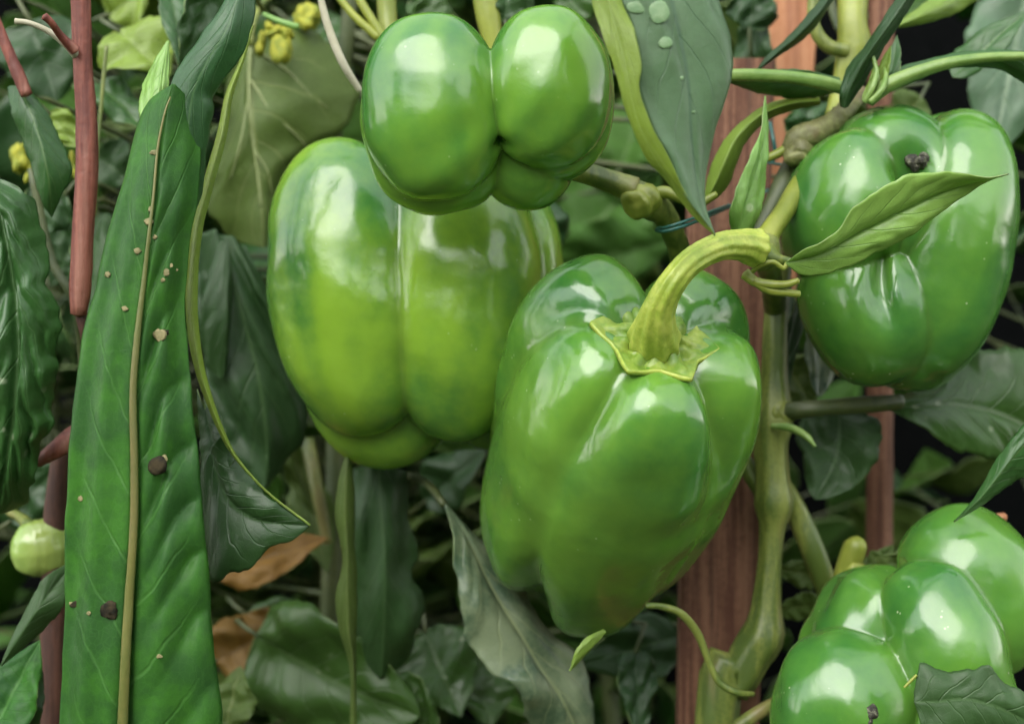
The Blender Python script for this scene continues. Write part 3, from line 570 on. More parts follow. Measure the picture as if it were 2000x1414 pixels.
# folded leaf hanging at the top: pale folded margin and grey blade
hang = leaf3([(1282, -190, .462), (1222, -130), (1196, -70), (1208, -10), (1235, 60), (1250, 130), (1246, 172), (1272, 250), (1300, 300), (1338, 380), (1372, 425), (1397, 460, .462)],
      [(1286, -190, .462), (1294, -110, .457), (1306, -30, .455), (1330, 80, .455), (1345, 170, .456), (1350, 260, .457), (1358, 340, .459), (1372, 410, .460), (1397, 460, .462)],
      [(1290, -190, .462), (1345, -130), (1388, -50), (1425, 50), (1432, 120), (1420, 185), (1398, 245), (1386, 300), (1378, 345), (1378, 400), (1397, 458, .462)],
      M['leaf_under'], main, dl=-.004, dr=.006, quilt=.0003, wave=.0006, seed=8, nveins=6, edge=.4, label='grey green hanging leaf with one margin folded over, above the stalk')
for q, (x, y, rx, rz) in enumerate([(1290, 26, 21, 23), (1304, 90, 15, 12), (1246, 10, 22, 12), (1330, 150, 4, 4), (1356, 220, 4, 3)]):
    blob('spot', on_surf(hang, x, y) + np.array([0, -.0002, 0]), np.array([rx, 1.3, rz]) * ASP * .455, M['spot'], hang, q, rough=.08)
leaf3([(1280, -190, .460), (1205, -150, .454), (1158, -90, .452), (1152, -20, .452), (1175, 65), (1198, 130), (1214, 190), (1234, 250), (1262, 310), (1300, 352), (1350, 420), (1396, 461, .461)],
      [(1281, -190, .460), (1212, -140, .450), (1178, -85, .447), (1182, -20, .446), (1210, 80, .446), (1226, 150, .446), (1236, 200, .447), (1256, 265, .449), (1286, 318, .452), (1322, 368, .456), (1362, 424, .459), (1397, 461, .461)],
      [(1282, -190, .460), (1224, -130, .454), (1199, -70, .451), (1211, -10, .450), (1238, 60), (1253, 130), (1249, 172), (1274, 250), (1303, 300), (1340, 380), (1374, 425), (1398, 461, .461)],
      M['leaf_lime'], hang, name='folded_margin', dl=.001, dr=-.001, quilt=.0003, wave=.0006, bulge=.03, seed=9, nveins=3, label='yellow green folded margin of the hanging leaf')
tube('petiole', [(1288, -180, .462), (1310, -260, .48), (1420, -330, .54), (1560, -300, .60), (1668, -190, .62)], [7, 8, 9, 10, 12], M['stem_fresh'], main)
# curled young leaf left of the branch
leaf3([(1600, 188, .58), (1540, 192), (1490, 208), (1440, 245), (1404, 290), (1384, 340), (1374, 385), (1376, 398, .58)],
      [(1602, 197, .575), (1540, 204, .573), (1485, 226, .57), (1440, 268, .567), (1414, 320, .567), (1392, 370, .57), (1377, 398, .575)],
      [(1602, 206, .58), (1550, 216), (1500, 236), (1462, 272), (1440, 316), (1424, 362), (1398, 388), (1379, 399, .58)],
      M['leaf_lime'], main, dl=.010, dr=.010, bulge=.14, quilt=.0002, wave=.0002, seed=2, nveins=3, label='curled yellowish young leaf in front of the broad stake')
leaf3([(1428, 452, .545), (1424, 410), (1446, 350), (1470, 300), (1486, 250), (1494, 188, .55)], [(1446, 458, .54), (1456, 400, .538), (1478, 330, .54), (1491, 270, .545), (1495, 188, .55)],
      [(1470, 452, .545), (1486, 410), (1492, 370), (1497, 320), (1500, 260), (1496, 188, .55)], M['leaf_fresh'], main, dl=-.004, dr=.008, quilt=.0008, seed=6, label='small light green leaf pointing up beside the branch')
# crown of leaves round the upper node
leaf3([(1640, 152, .575), (1570, 138), (1490, 137), (1420, 138, .57)], [(1642, 165, .572), (1570, 158, .57), (1490, 155, .568), (1418, 148, .566)], [(1642, 180, .575), (1570, 192), (1490, 186), (1418, 160, .57)], M['leaf'], main, dl=-.005, dr=.012, seed=12, quilt=.0003, label='narrow leaf pointing sideways behind the hanging leaf')
leaf3([(1640, 208, .56), (1640, 180), (1656, 130), (1692, 86), (1722, 40), (1760, -20, .55)], [(1648, 212, .556), (1664, 165, .552), (1690, 115, .548), (1728, 60, .546), (1785, -20, .545)], [(1656, 210, .56), (1690, 160), (1718, 110), (1756, 50), (1800, -20, .55)], M['leaf_dark'], main, dl=.006, dr=.008, seed=13, quilt=.0004, label='dark leaf rising steeply from the upper node')
leaf3([(1690, 182, .565), (1740, 140), (1800, 118), (1880, 102), (1960, 98), (2040, 104, .56)], [(1694, 190, .56), (1760, 152, .556), (1830, 126, .553), (1930, 110, .553), (2040, 108, .555)], [(1700, 196, .565), (1770, 168), (1840, 140), (1920, 132), (1980, 150), (2040, 200, .57)], M['leaf'], main, dl=.006, dr=.010, seed=14, quilt=.0004, label='arching leaf reaching to the right edge above the rotten-pit pepper')
leaf3([(1750, 46, .60), (1800, 10), (1850, -30), (1900, -60, .62)], [(1752, 52, .598), (1810, 26, .60), (1870, -5, .61), (1930, -50, .62)], [(1755, 56, .60), (1810, 46), (1880, 20), (1960, -40, .62)], M['leaf_lime'], main, dl=.006, dr=.006, seed=15, label='light green leaf rising into the top edge')
for q, (a, b_, c_) in enumerate([((1690, 196, .555), (1740, 90, .55), 30), ((1700, 198, .553), (1760, 120, .552), 26), ((1684, 198, .552), (1712, 120, .55), 22), ((1720, 180, .56), (1752, 70, .57), 34)]):
    qleaf(a, b_, c_, M['leaf'] if q % 2 else M['leaf_lime'], main, bow=8, roll=40, seed=20 + q, prof='lance', quilt=.0003)
leaf3([(1478, 135, .585), (1500, 108), (1540, 70), (1590, 15), (1630, -40, .58)], [(1480, 137, .583), (1520, 102, .578), (1562, 66, .575), (1608, 14, .573), (1640, -40, .575)], [(1482, 138, .585), (1540, 98), (1586, 62), (1620, 14), (1650, -40, .58)], M['leaf_dark'], main, dl=.005, dr=.007, seed=16, label='dark twisted leaf across the orange stake')
qleaf((1860, 150, .60), (2010, 20, .60), 80, M['leaf'], main, roll=35, seed=31, label='leaf in the upper right corner')
qleaf((2010, -50, .68), (1935, 330, .67), 190, M['leaf_pale2'], main, roll=-15, seed=32, label='pale speckled leaf at the right edge behind the pepper')
# lower leaves of the main plant
leaf3([(1735, 790, .60), (1780, 760), (1840, 715), (1930, 680), (2040, 690, .62)], [(1735, 795, .60), (1800, 790, .60), (1880, 790, .605), (1960, 810, .61), (2040, 850, .62)], [(1735, 800, .60), (1790, 830), (1850, 868), (1920, 893), (1975, 905), (2040, 900, .63)], M['leaf_gloss'], main, dl=.02, dr=-.006, seed=17, quilt=.0012, label='dark leaf under the rotten-pit pepper on a long petiole')
qleaf((1640, 800, .62), (1592, 975, .61), 165, M['leaf_grey'], main, bow=-18, roll=-20, seed=33, prof='round', label='drooping grey green leaf below the long petiole')
qleaf((1610, 620, .63), (1598, 775, .615), 95, M['leaf_pale'], main, roll=25, seed=34, prof='round')
qleaf((1545, 560, .62), (1540, 760, .625), 50, M['leaf'], main, roll=50, seed=35, prof='lance')
qleaf((1568, 560, .615), (1530, 730, .612), 44, M['leaf_dark'], main, roll=40, seed=36, prof='lance')
qleaf((1530, 700, .63), (1590, 800, .63), 110, M['leaf_olive'], main, roll=15, seed=37)
leaf3([(1862, 1018, .535), (1900, 975), (1930, 925), (1965, 870), (2030, 790, .53)], [(1868, 1016, .533), (1912, 975, .531), (1950, 930, .53), (1990, 880, .53), (2040, 830, .53)], [(1876, 1012, .535), (1930, 980), (1975, 945), (2010, 925), (2050, 890, .54)], M['leaf'], main, dl=.004, dr=.008, seed=18, label='pointed leaf coming in from the right edge above the corner pepper')
leaf3([(1785, 1350, .495), (1800, 1296), (1850, 1311), (1900, 1304), (1932, 1300), (1960, 1330), (2040, 1370, .49)], [(1785, 1370, .493), (1830, 1370, .491), (1890, 1365, .49), (1960, 1385, .49), (2040, 1430, .49)], [(1790, 1385, .493), (1812, 1440), (1880, 1460), (1960, 1480), (2040, 1500, .49)], M['leaf_grey'], main, dl=.004, dr=.002, quilt=.0006, seed=19, bulge=.03, label='dull green leaf in the lower right corner in front of the pepper')
tube('petiole', [(1766, 1342, .495), (1778, 1330, .495), (1790, 1318, .495)], [2.5, 3, 3], M['stem_yellow'], main)
for q, (a, b_, c_, mt) in enumerate([((1700, 1130, .62), (1800, 1070, .62), 80, 'leaf_olive'), ((1680, 1140, .625), (1745, 1065, .625), 60, 'leaf_olive'), ((1740, 1140, .62), (1700, 1075, .615), 60, 'leaf_olive'), ((1600, 1125, .64), (1515, 1110, .635), 60, 'leaf_olive'), ((1600, 1180, .64), (1515, 1190, .64), 70, 'leaf_olive')]):
    qleaf(a, b_, c_, M[mt], main, roll=-30 + 15 * q, seed=40 + q, wave=.002, prof='round')
leaf3([(1112, 1310, .545), (1122, 1275), (1145, 1245), (1178, 1228, .55)], [(1112, 1310, .543), (1128, 1282, .543), (1152, 1254, .545), (1180, 1230, .55)], [(1114, 1310, .545), (1134, 1290), (1160, 1262), (1184, 1234, .55)], M['leaf_lime'], main, dr=.004, seed=22, quilt=.0002)
tube('petiole', [(1644, 172, .566), (1600, 160, .562), (1540, 151, .560), (1470, 147, .558), (1415, 147, .556)], [13, 13, 12, 12, 11], M['stem_fresh'], main, seg=16, ribs=.05)
tube('petiole', [(1694, 196, .556), (1730, 168, .552), (1790, 142, .550), (1860, 122, .549), (1940, 112, .549), (2040, 110, .55)], [15, 15, 13, 11, 9, 8], M['stem_fresh'], main, seg=16, ribs=.06)
tube('petiole', [(1690, 200, .55), (1704, 172, .548), (1712, 140, .55), (1704, 110, .552)], [6, 6, 5, 4], M['stem_fresh'], main)
tube('petiole', [(1700, 200, .548), (1722, 176, .547), (1730, 150, .55), (1728, 130, .553)], [6, 6, 5, 4], M['stem_fresh'], main)
tube('petiole', [(1498, 310, .57), (1520, 300, .57), (1546, 284, .572)], [8, 9, 10], M['stem_yellow'], main)
blob('node', P(1252, 394, .548), np.array([37, 32, 33]) * ASP * .55, M['stem_yellow'], main, 8, rough=.10, seg=30, rings=20)
blob('node', P(1560, 300, .567), np.array([26, 26, 24]) * ASP * .57, M['stem_brown'], main, 9, rough=.14, seg=24, rings=16)
# tie wires
def tie(label, pts, r):
    t = thing('tie_wire', label, 'tie', onto(P(*pts[0]))); tube('wire', pts, [r] * len(pts), M['twine'], t, seg=10, n=50); return t
t = tie('green plastic tie wire looped round the left branch and the broad stake', [(1282, 450, .556), (1300, 452, .538), (1340, 440, .54), (1380, 424, .56), (1425, 404, .60), (1500, 372, .625)], 3.6)
tube('wire', [(1284, 446, .556), (1302, 444, .538), (1342, 431, .54), (1380, 417, .56), (1425, 400, .60)], [3] * 5, M['twine'], t, seg=8, n=40)
t = tie('thin green tie wire behind the small upright leaf', [(1500, 318, .60), (1530, 322, .585), (1560, 318, .60)], 3)
tube('wire', [(1504, 240, .605), (1510, 270, .60), (1514, 300, .60), (1508, 318, .60)], [4] * 4, M['twine'], t, seg=8, n=24)

# ------------------------------------------------------------------ plant with the long spotted leaf
lp = thing('leafy_plant', 'plant on the left with one very long spotted leaf', 'plant', (float(P(230, 1414, .5)[0]), .50, 0))
big = leaf3([(222, 1690, .492), (150, 1580), (118, 1450), (124, 1250), (128, 1130), (130, 1000), (138, 880), (150, 760), (165, 640), (185, 560), (202, 480), (226, 400), (246, 330), (262, 265), (276, 222), (298, 190), (336, 165, .493)],
      [(226, 1690, .492), (232, 1580, .491), (238, 1450, .490), (245, 1290, .488), (252, 1170, .488), (258, 1080, .487), (262, 1000, .487), (262, 900, .487), (260, 760, .487), (270, 640, .487), (282, 540, .487), (292, 450, .487), (300, 380, .487), (308, 290, .489), (322, 220, .491), (338, 165, .493)],
      [(230, 1690, .492), (370, 1590), (432, 1450), (421, 1290), (412, 1150), (402, 1050), (395, 960), (386, 850), (371, 720), (362, 620), (364, 560), (372, 470), (386, 400), (392, 330), (390, 260), (378, 205), (342, 165, .493)],
      M['leaf_big'], lp, dl=.010, dr=.012, quilt=.0020, wave=.0009, nu=230, nv=51, seed=3, nveins=12, slant=.2, bulge=.07, qside=(.35, 1.7), edge=.35, label='very long bright green leaf with tan midrib and brown spots')
leaf3([(556, -190, .505), (500, -110), (456, -40), (428, 20), (388, 75), (346, 135), (326, 200), (322, 300), (345, 430, .502)], [(558, -190, .505), (520, -110, .500), (478, -40, .498), (446, 50, .496), (408, 115, .496), (378, 180, .497), (366, 260, .498), (360, 340, .50), (352, 430, .502)], [(560, -190, .505), (540, -110), (504, -40), (498, 30), (482, 88), (458, 128), (432, 165), (416, 192), (419, 214), (408, 260), (402, 330), (388, 400), (360, 430, .502)],
      M['leaf_big2'], lp, dl=.004, dr=.006, quilt=.0007, wave=.0007, nu=90, nv=25, seed=5, nveins=6, slant=.2, label='dark green leaf curving over the top of the long leaf')
rib = tube('midrib', [(238, 1450, .4885), (245, 1290, .4868), (252, 1170, .4868), (258, 1080, .4858), (262, 1000, .4858), (262, 900, .4858), (260, 760, .4858), (270, 640, .4862), (282, 540, .4864), (292, 450, .486), (300, 380, .487), (308, 290, .489), (322, 220, .490), (333, 190, .4915)], [10, 9.5, 9, 8, 8, 7.5, 7, 6, 4.5, 3.4, 2.8, 2.3, 1.8, 1.4], M['midrib'], big, seg=16, n=110, rough=.03)
for q, (x, y, r, mt) in enumerate([(290, 436, 11, 'gall'), (296, 410, 6, 'gall'), (270, 487, 9, 'gall'), (290, 470, 9, 'gall'), (299, 300, 8, 'gall'), (312, 656, 13, 'gall'), (322, 650, 9, 'gall_dark'), (312, 907, 19, 'gall_dark'), (318, 900, 10, 'gall'), (146, 1182, 9, 'gall_dark'), (140, 1180, 7, 'gall'), (172, 1198, 6, 'gall'), (160, 975, 6, 'gall'), (211, 535, 6, 'gall'), (243, 605, 7, 'gall'), (326, 535, 8, 'gall'), (318, 548, 6, 'gall'), (348, 525, 5, 'gall'), (334, 520, 5, 'gall'), (215, 1190, 20, 'gall_dark'), (302, 462, 6, 'gall'), (310, 1280, 6, 'gall')]):
    rr_ = np.random.default_rng(q); c = on_surf(big, x, y); r *= .8; blob('gall', c + np.array([0, -.0014 if r > 14 else -.0005, 0]), np.array([r * rr_.uniform(.7, 1.15), r * .10, r * rr_.uniform(.6, 1.1)]) * ASP * .487, M[mt], big, q, rough=.26)
tube('petiole', [(238, 1440, .486), (225, 1700, .49), (215, 2200, .50), (215, 3110, .50)], [13, 14, 16, 18], M['midrib'], lp, n=30)
# edge-on strip that runs into the dark pointed leaf
leaf3([(490, 50, .555), (472, 110), (440, 185), (424, 260), (392, 370), (374, 440), (366, 520), (362, 590), (366, 650), (380, 720), (400, 780), (424, 838), (455, 892), (520, 962), (606, 1025, .52)],
      [(493, 50, .553), (476, 110, .545), (448, 185, .533), (434, 260, .528), (404, 370, .522), (386, 440, .518), (377, 520, .516), (374, 590, .515), (378, 650, .515), (390, 720, .515), (410, 784, .515), (432, 840, .515), (462, 894, .516), (524, 962, .518), (606, 1025, .52)],
      [(496, 50, .555), (480, 110), (456, 185), (444, 260), (416, 370), (398, 440), (388, 520), (386, 590), (390, 650), (400, 720), (418, 784), (438, 840), (466, 894), (526, 962), (606, 1026, .52)],
      M['leaf_lime'], lp, dl=.003, dr=.003, quilt=.0001, wave=.0001, nveins=1, seed=23, bulge=.12, label='pale thick leaf edge sweeping down beside the long leaf')
leaf3([(440, 845, .521), (462, 896), (522, 965), (560, 994), (606, 1025, .521)], [(410, 880, .525), (440, 965, .523), (490, 1010, .520), (545, 1022, .520), (606, 1026, .521)], [(385, 960, .530), (402, 1060, .528), (414, 1130, .524), (445, 1124, .520), (490, 1108, .518), (524, 1072, .519), (572, 1054, .520), (606, 1027, .521)],
      M['leaf_dark'], lp, quilt=.0003, wave=.0005, seed=24, nu=70, nv=31, label='dark glossy leaf tip pointing right below the pale leaf edge')
leaf3([(420, 780, .530), (440, 845, .525), (462, 896, .523)], [(400, 800, .53), (415, 860, .528), (440, 930, .525)], [(385, 760, .532), (388, 850, .532), (395, 960, .530)], M['leaf_dark'], lp, quilt=.0004, seed=25)
# light leaf tip behind the long leaf's top
leaf3([(326, 80, .52), (300, 120), (284, 155), (272, 195), (270, 240), (262, 290, .51)], [(328, 80, .52), (316, 130, .516), (305, 190, .512), (300, 240, .51), (290, 300, .51)], [(330, 80, .52), (332, 130), (330, 170), (326, 200), (320, 240), (312, 300, .51)], M['leaf_fresh'], lp, dl=.004, dr=.004, seed=26, quilt=.0003)
# leaves at the left edge
leaf3([(-30, 340, .55), (40, 366), (70, 404), (88, 490), (110, 580), (117, 640), (106, 700), (116, 745), (102, 800), (98, 830), (78, 880), (74, 930), (44, 985), (-10, 1010, .56)], [(-40, 350, .54), (0, 430, .538), (20, 540, .536), (30, 660, .535), (25, 780, .538), (10, 900, .545), (-10, 1010, .56)], [(-60, 400, .55), (-80, 550), (-80, 700), (-60, 850), (-20, 1010, .56)],
      M['leaf_crinkle'], lp, dl=.012, dr=.01, quilt=.0046, wave=.0030, nu=150, nv=61, nveins=7, slant=.35, seed=27, edge=2.5, label='crinkled green leaf cut by the left edge')
leaf3([(14, 170, .56), (20, 210), (40, 270), (62, 330), (80, 392), (100, 425, .56)], [(36, 168, .556), (60, 220, .552), (82, 290, .55), (96, 360, .552), (101, 425, .56)], [(60, 176, .56), (95, 225), (124, 285), (142, 330), (124, 376), (102, 425, .56)], M['leaf'], lp, dl=.006, dr=.008, seed=28, label='dark leaf hanging under the short stick end')
leaf3([(0, 1300, .545), (20, 1250), (50, 1190), (85, 1130), (130, 1100, .55)], [(2, 1300, .543), (40, 1240, .54), (80, 1180, .54), (135, 1108, .55)], [(4, 1300, .545), (50, 1262), (95, 1220), (125, 1180), (138, 1120, .55)], M['leaf_grey'], lp, dl=.004, dr=.006, seed=29, quilt=.0003, label='smooth grey leaf blade below the small pale pepper')
qleaf((-20, 1440, .55), (78, 1250, .56), 130, M['leaf_big'], lp, roll=15, seed=51)
qleaf((20, 1440, .565), (80, 1290, .57), 80, M['leaf_dark'], lp, roll=-15, seed=52)
tube('stem', [(60, 330, .60), (75, 400, .60), (105, 520, .60), (150, 600, .60), (170, 800, .62), (190, 1400, .62), (200, 2500, .62)], [7, 8, 9, 10, 12, 14, 16], M['stem_dark'], lp, n=60)
tube('stem', [(208, 90, .60), (200, 180, .60), (192, 280, .60), (185, 420, .60)], [4, 4, 3.5, 3.5], M['stem'], lp)

# ------------------------------------------------------------------ leafy background plant behind the left half
bp = thing('pepper_plant', 'shaded pepper plant behind the wide pepper with olive and dark leaves', 'plant', (float(P(620, 1414, .72)[0]), .72, 0))
tube('stem', [tuple(P(620, 707, .74) * [1, 1, 0] + [0, 0, -.02]), tuple(P(640, 1414, .74)), tuple(P(655, 900, .74)), tuple(P(640, 400, .74)), tuple(P(680, 60, .72)), tuple(P(690, -200, .72))], [.006, .0055, .005, .0045, .004, .004], M['stem_dark'], bp, world=True, n=60)
olive = leaf3([(490, 70, .67), (446, 150), (430, 260), (408, 360), (402, 405), (424, 442), (462, 470), (512, 484, .66)], [(494, 70, .67), (486, 150, .665), (488, 230, .66), (500, 310, .658), (512, 400, .658), (514, 484, .66)], [(500, 70, .67), (580, 66), (650, 90), (690, 150), (690, 230), (630, 285), (590, 320), (560, 400), (545, 465), (516, 484, .66)],
      M['leaf_olive'], bp, dl=.01, dr=.02, quilt=.0012, wave=.0018, nu=80, nv=31, seed=61, nveins=5, slant=.4, label='large olive leaf underside hanging above the wide pepper')
def vein(leaf, pts, r0, r1, mat, n=9):
    q = cr(np.array([(x, y, 0.0) for x, y in pts]), n); w = np.array([on_surf(leaf, x, y) + np.array([0, -.0004, 0]) for x, y, _ in q])
    for _ in range(2): w[1:-1] = (w[:-2] + 2 * w[1:-1] + w[2:]) / 4
    tube('vein', w, list(np.linspace(r0, r1, n) * ASP * w[:, 1]), mat, leaf, seg=8, n=30, world=True)
vein(olive, [(492, 80), (486, 150), (486, 210), (494, 270), (505, 330), (510, 400)], 5, 2, M['vein_pale'])
vein(olive, [(488, 150), (520, 205), (565, 255), (600, 285)], 3, 1.5, M['vein_pale'])
vein(olive, [(488, 190), (470, 270), (450, 350)], 2.5, 1, M['vein_pale'])
vein(olive, [(496, 290), (520, 330), (535, 380)], 2.5, 1, M['vein_pale'])
vein(olive, [(500, 100), (560, 140), (640, 210)], 3, 1, M['vein_pale'])
tube('petiole', [(490, 90, .668), (494, 50, .67), (520, 0, .69), (600, -40, .71), (680, -60, .72)], [6, 6, 6, 7, 8], M['stem'], bp)
leaf3([(392, 452, .64), (384, 560), (388, 680), (400, 780), (430, 870), (470, 930), (515, 952, .64)], [(430, 455, .64), (455, 540, .636), (480, 640, .634), (505, 740, .634), (520, 840, .636), (520, 952, .64)], [(480, 480, .65), (520, 560), (550, 640), (585, 740), (602, 800), (592, 860), (560, 900), (524, 952, .645)],
      M['leaf_grey'], bp, dl=.014, dr=.014, quilt=.0008, wave=.0030, nu=80, nv=31, seed=62, nveins=5, label='dark crinkled shaded leaf left of the wide pepper')
leaf3([(430, 470, .63), (400, 560), (390, 640), (402, 710), (430, 740, .63)], [(440, 470, .63), (442, 560, .625), (444, 640, .624), (436, 740, .63)], [(450, 480, .63), (456, 540), (452, 620), (446, 690), (438, 740, .63)], M['leaf_dark'], bp, dl=.004, dr=.008, seed=63)
leaf3([(678, 880, .60), (662, 930), (654, 1000), (664, 1060), (668, 1100), (655, 1170), (662, 1230), (680, 1290), (684, 1350), (682, 1440, .60)], [(680, 880, .598), (676, 930, .595), (674, 1000, .594), (678, 1070, .594), (678, 1170, .594), (682, 1240, .595), (690, 1300, .597), (690, 1440, .60)], [(684, 880, .60), (690, 930), (694, 1000), (692, 1060), (698, 1120), (698, 1190), (696, 1240), (697, 1290), (696, 1350), (698, 1440, .60)],
      M['leaf_olive'], bp, dl=.005, dr=.006, bulge=.1, quilt=.0002, wave=.0003, nveins=2, seed=64, label='slender pale leaf hanging edge-on below the wide pepper')
leaf3([(690, 915, .64), (688, 1000), (692, 1100), (694, 1200), (704, 1285), (742, 1324, .64)], [(740, 910, .63), (745, 1000, .626), (752, 1100, .624), (750, 1200, .626), (746, 1324, .64)], [(796, 920, .64), (800, 1010), (818, 1072), (806, 1120), (830, 1172), (816, 1230), (790, 1290), (748, 1324, .642)],
      M['leaf_grey'], bp, dl=.01, dr=.016, quilt=.0003, wave=.0028, nu=80, nv=31, seed=65, nveins=5, label='dark greyish leaf hanging beside the slender pale leaf')
leaf3([(862, 975, .60), (886, 1040), (886, 1110), (900, 1190), (918, 1255), (966, 1316), (1004, 1345), (1050, 1450, .61)], [(864, 975, .598), (925, 1072, .595), (965, 1150, .594), (1002, 1215, .594), (1050, 1290, .596), (1090, 1350, .60), (1140, 1450, .61)], [(868, 975, .60), (940, 1056), (1022, 1130), (1062, 1215), (1132, 1290), (1158, 1350), (1160, 1450, .61)],
      M['leaf_pale'], bp, dl=-.008, dr=.012, quilt=.0011, wave=.0012, nu=80, nv=31, seed=66, nveins=6, label='patchy blue green leaf below the front pepper')
tube('petiole', [(866, 985, .598), (840, 950, .61), (800, 930, .65), (700, 920, .72)], [7, 8, 8, 8], M['stem_dark'], bp)
BG = [((500, 1240, .66), (820, 1400, .64), 260, 'leaf_gloss', 12, -10), ((480, 1200, .70), (700, 1330, .69), 150, 'leaf_gloss', 0, 15), ((420, 1120, .66), (640, 1050, .67), 110, 'leaf_dry', 0, 25), ((420, 1290, .67), (560, 1190, .68), 130, 'leaf_dry', 10, 10),
      ((440, 1420, .63), (470, 1300, .64), 110, 'leaf_olive', 0, 20), ((830, 1230, .68), (900, 1400, .66), 170, 'leaf_gloss', 0, 10), ((760, 1340, .66), (850, 1440, .65), 150, 'leaf_gloss', 0, -20), ((940, 1260, .70), (960, 1420, .68), 170, 'leaf_gloss', 8, 20),
      ((830, 980, .72), (950, 880, .70), 120, 'leaf_dark', 0, 30), ((560, 850, .70), (620, 1010, .70), 70, 'leaf_olive', 0, 35), ((590, 930, .72), (640, 1120, .70), 90, 'leaf_olive', 0, 25),
      ((1330, 1240, .66), (1130, 1300, .65), 130, 'leaf_grey', 0, -10), ((1240, 1270, .64), (1250, 1440, .63), 80, 'leaf_dark', 0, 15), ((1120, 470, .86), (1290, 330, .88), 200, 'leaf_deep', 0, 20), ((1080, 520, .84), (1320, 470, .86), 170, 'leaf_deep', 0, -20),
      ((1210, 330, .86), (1270, 170, .88), 150, 'leaf_deep', 0, 30), ((1040, 380, .66), (1080, 540, .66), 110, 'leaf_dark', 0, 25), ((560, 40, .74), (690, 160, .74), 160, 'leaf_gloss', 0, 20), ((380, 120, .70), (520, 20, .70), 150, 'leaf_gloss', 0, -20),
      ((230, 60, .64), (330, 150, .63), 160, 'leaf_lime', 0, 30), ((190, 160, .64), (290, 260, .63), 90, 'leaf', 0, 40), ((60, 40, .66), (110, 200, .66), 170, 'leaf_dark', 0, 10), ((210, 30, .68), (290, -20, .68), 120, 'leaf_lime', 0, 0),
      ((420, -30, .60), (350, 140, .60), 90, 'leaf_dark', 0, 40), ((330, -30, .62), (365, 160, .61), 60, 'leaf', 0, 40), ((185, 300, .68), (260, 360, .68), 120, 'leaf_grey', 0, 0), ((200, 250, .70), (280, 245, .70), 50, 'leaf_olive', 0, 20), ((190, 420, .66), (180, 620, .62), 90, 'leaf_grey', 0, 10),
      ((95, 220, .62), (155, 290, .62), 70, 'leaf_lime', 0, 0), ((130, 380, .64), (40, 440, .64), 110, 'leaf_grey', 0, 10), ((20, 1020, .66), (120, 900, .66), 120, 'leaf_dark', 0, 0), ((160, 440, .68), (100, 560, .68), 110, 'leaf_grey', 0, 0),
      ((820, 60, .66), (870, -40, .66), 90, 'leaf_gloss', 0, 0), ((985, 45, .60), (1000, -60, .60), 110, 'leaf_grey', 0, 0), ((1090, 20, .66), (1180, -50, .66), 120, 'leaf_gloss', 0, 20), ((1462, 60, .66), (1480, -40, .66), 100, 'leaf_dark', 0, 0), ((1470, 180, .67), (1475, 10, .67), 90, 'leaf_grey', 0, 30),
      ((1560, 300, .66), (1640, 200, .66), 130, 'leaf', 0, 0), ((1800, 190, .66), (1740, 250, .66), 90, 'leaf_olive', 0, 0)]
for q, (a, b_, w, mt, bow, roll) in enumerate(BG): qleaf(a, b_, w, M[mt], bp, bow=bow, roll=roll, seed=70 + q, wave=.0022, quilt=.0003, prof='round' if q % 3 == 0 else 'ovate', twist=20)
bstem = cr(np.array([P(640, 1414, .74), P(655, 900, .74), P(640, 400, .74), P(680, 60, .72)]), 60)
for q, (a, b_, w, mt, bow, roll) in enumerate(BG):
    p0 = P(*a); tgt = bstem[np.argmin(np.linalg.norm(bstem - (p0 + np.array([0, 0, -.02])), axis=1))]
    back = unit(P(*a) - P(*b_)) * .012
    tube('petiole', [p0 - back * .1, p0 + back + np.array([0, .012, 0]), (p0 + tgt) / 2 + np.array([0, .05, -.01]), tgt], [.0010, .0012, .0014, .0016], M['stem_dark'], bp, seg=7, n=16, world=True)
tube('petiole', [(622, -20, .56), (640, 50, .56), (668, 120, .56), (704, 180, .565)], [6, 8, 8, 6], M['cream'], bp)
tube('petiole', [(650, -20, .60), (690, 30, .60), (740, 75, .60)], [7, 8, 9], M['stem_yellow'], bp)
tube('petiole', [(690, -20, .60), (720, 30, .60), (752, 80, .60)], [8, 9, 9], M['stem_yellow'], bp)
tube('stem', [(752, -60, .61), (756, 20, .61), (764, 120, .61), (780, 300, .64)], [19, 19, 18, 16], M['stem_yellow'], bp, seg=14)
tube('petiole', [(945, -30, .60), (955, 40, .60), (968, 110, .60)], [26, 24, 16], M['stem_yellow'], bp)
tube('petiole', [(600, 860, .70), (620, 960, .69), (640, 1060, .69)], [14, 13, 10], M['stem'], bp)
for q, (x, y, d, rx, rz) in enumerate([(40, 318, .60, 16, 26), (58, 342, .60, 13, 20), (228, 76, .62, 11, 13), (253, 100, .62, 8, 9), (368, 30, .62, 12, 22), (374, 55, .618, 11, 16), (532, 62, .62, 14, 14), (548, 96, .62, 16, 24), (556, 66, .622, 13, 18), (510, 88, .625, 8, 18), (144, 322, .60, 8, 22), (600, 40, .64, 20, 24)]):
    d += .035; blob('flower_bud', P(x, y, d), np.array([rx, rx, rz]) * ASP * d, M['flower'], bp, q, rough=.34, seg=20, rings=14)
tube('petiole', [(515, 28, .625), (545, 42, .62), (582, 54, .62)], [4, 6, 7], M['leaf_fresh'], bp)

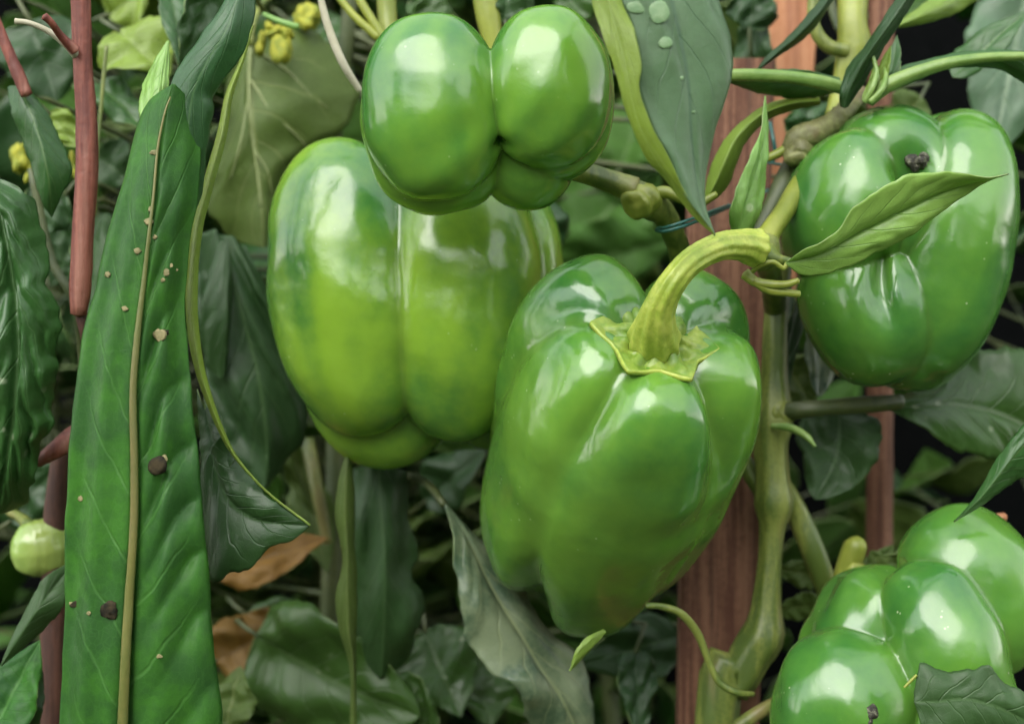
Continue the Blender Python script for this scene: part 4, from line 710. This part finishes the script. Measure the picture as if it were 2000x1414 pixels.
# ------------------------------------------------------------------ deep background plants: stems with many copied leaves
protos = []
for q, mt in enumerate(['leaf_deep', 'leaf_dark', 'leaf_deep', 'leaf', 'leaf_gloss', 'leaf_olive']):
    o = qleaf((1000, 707, 1.0), (1000, 607, 1.0), 62, M[mt], None, seed=200 + q, sag=.006, fold=.2, wave=.0009, nu=26, nv=13, quilt=.0002)
    o.data.transform(__import__('mathutils').Matrix.Translation((0, -1.0, -CAMH))); protos.append(o)
def deep_plant(label, px, d, n, seed, zmin, zmax, spread):
    r = np.random.default_rng(seed); base = P(px, 707, d); x0 = base[0]
    t = thing('pepper_plant', label, 'plant', (float(x0), d, 0), 'pepper plants in the shade behind')
    tube('stem', [(x0, d, -.02), (x0 + .01, d, .3), (x0 - .01, d + .01, .6), (x0 + .01, d, zmax)], [.007, .006, .005, .003], M['stem_dark'], t, world=True, n=30)
    PV, PF = [], []
    for k in range(n):
        z = r.uniform(zmin, zmax); a = r.uniform(0, 2 * math.pi); rad = spread * math.sqrt(r.random())
        c = protos[r.integers(len(protos))].copy(); COL.objects.link(c); c.name = 'leaf'; c.parent = t
        c.location = (rad * math.cos(a), rad * math.sin(a) * .6, z)
        c.rotation_euler = (r.uniform(-2.6, -1.2), r.uniform(-.5, .5), r.uniform(-1.4, 1.4)); s_ = r.uniform(1.5, 2.9); c.scale = (s_, s_, s_)
        e = np.array(c.location); a0 = np.array([0, 0, max(.02, z - .05)]); mid = (a0 + e) / 2 + np.array([0, 0, -.008])
        for m_, rr_ in ((a0, .0011), (mid, .0009), (e, .0007)):
            PV += [m_ + np.array([math.cos(t_) * rr_, math.sin(t_) * rr_, math.sin(t_ + 1) * rr_]) for t_ in (0, 1.57, 3.14, 4.71)]
        o_ = 12 * k
        for i_ in (0, 4): PF += [(o_ + i_ + j_, o_ + i_ + (j_ + 1) % 4, o_ + i_ + 4 + (j_ + 1) % 4, o_ + i_ + 4 + j_) for j_ in range(4)]
    pe = mk('petioles', np.array(PV) + np.array([x0, d, 0]), PF, M['stem_dark'], t); pe['kind'] = 'stuff'
deep_plant('shaded plant behind the long leaf on the left', 120, .86, 150, 301, .3, 1.0, .20)
deep_plant('shaded plant behind the wide pepper', 640, .92, 150, 302, .3, 1.05, .22)
deep_plant('shaded plant behind the top of the front pepper', 1180, .95, 110, 303, .5, 1.0, .19)
deep_plant('shaded plant low behind the front pepper', 1000, 1.05, 120, 304, .25, .62, .22)
deep_plant('shaded plant far back between the wide pepper and the stakes', 860, 1.12, 120, 306, .3, 1.05, .24)
deep_plant('shaded plant between the long leaf and the wide pepper', 360, 1.0, 110, 307, .3, 1.02, .20)
deep_plant('shaded plant beyond the right edge of the black gap', 2080, .82, 50, 305, .25, 1.0, .12)
for o in protos: bpy.data.objects.remove(o)
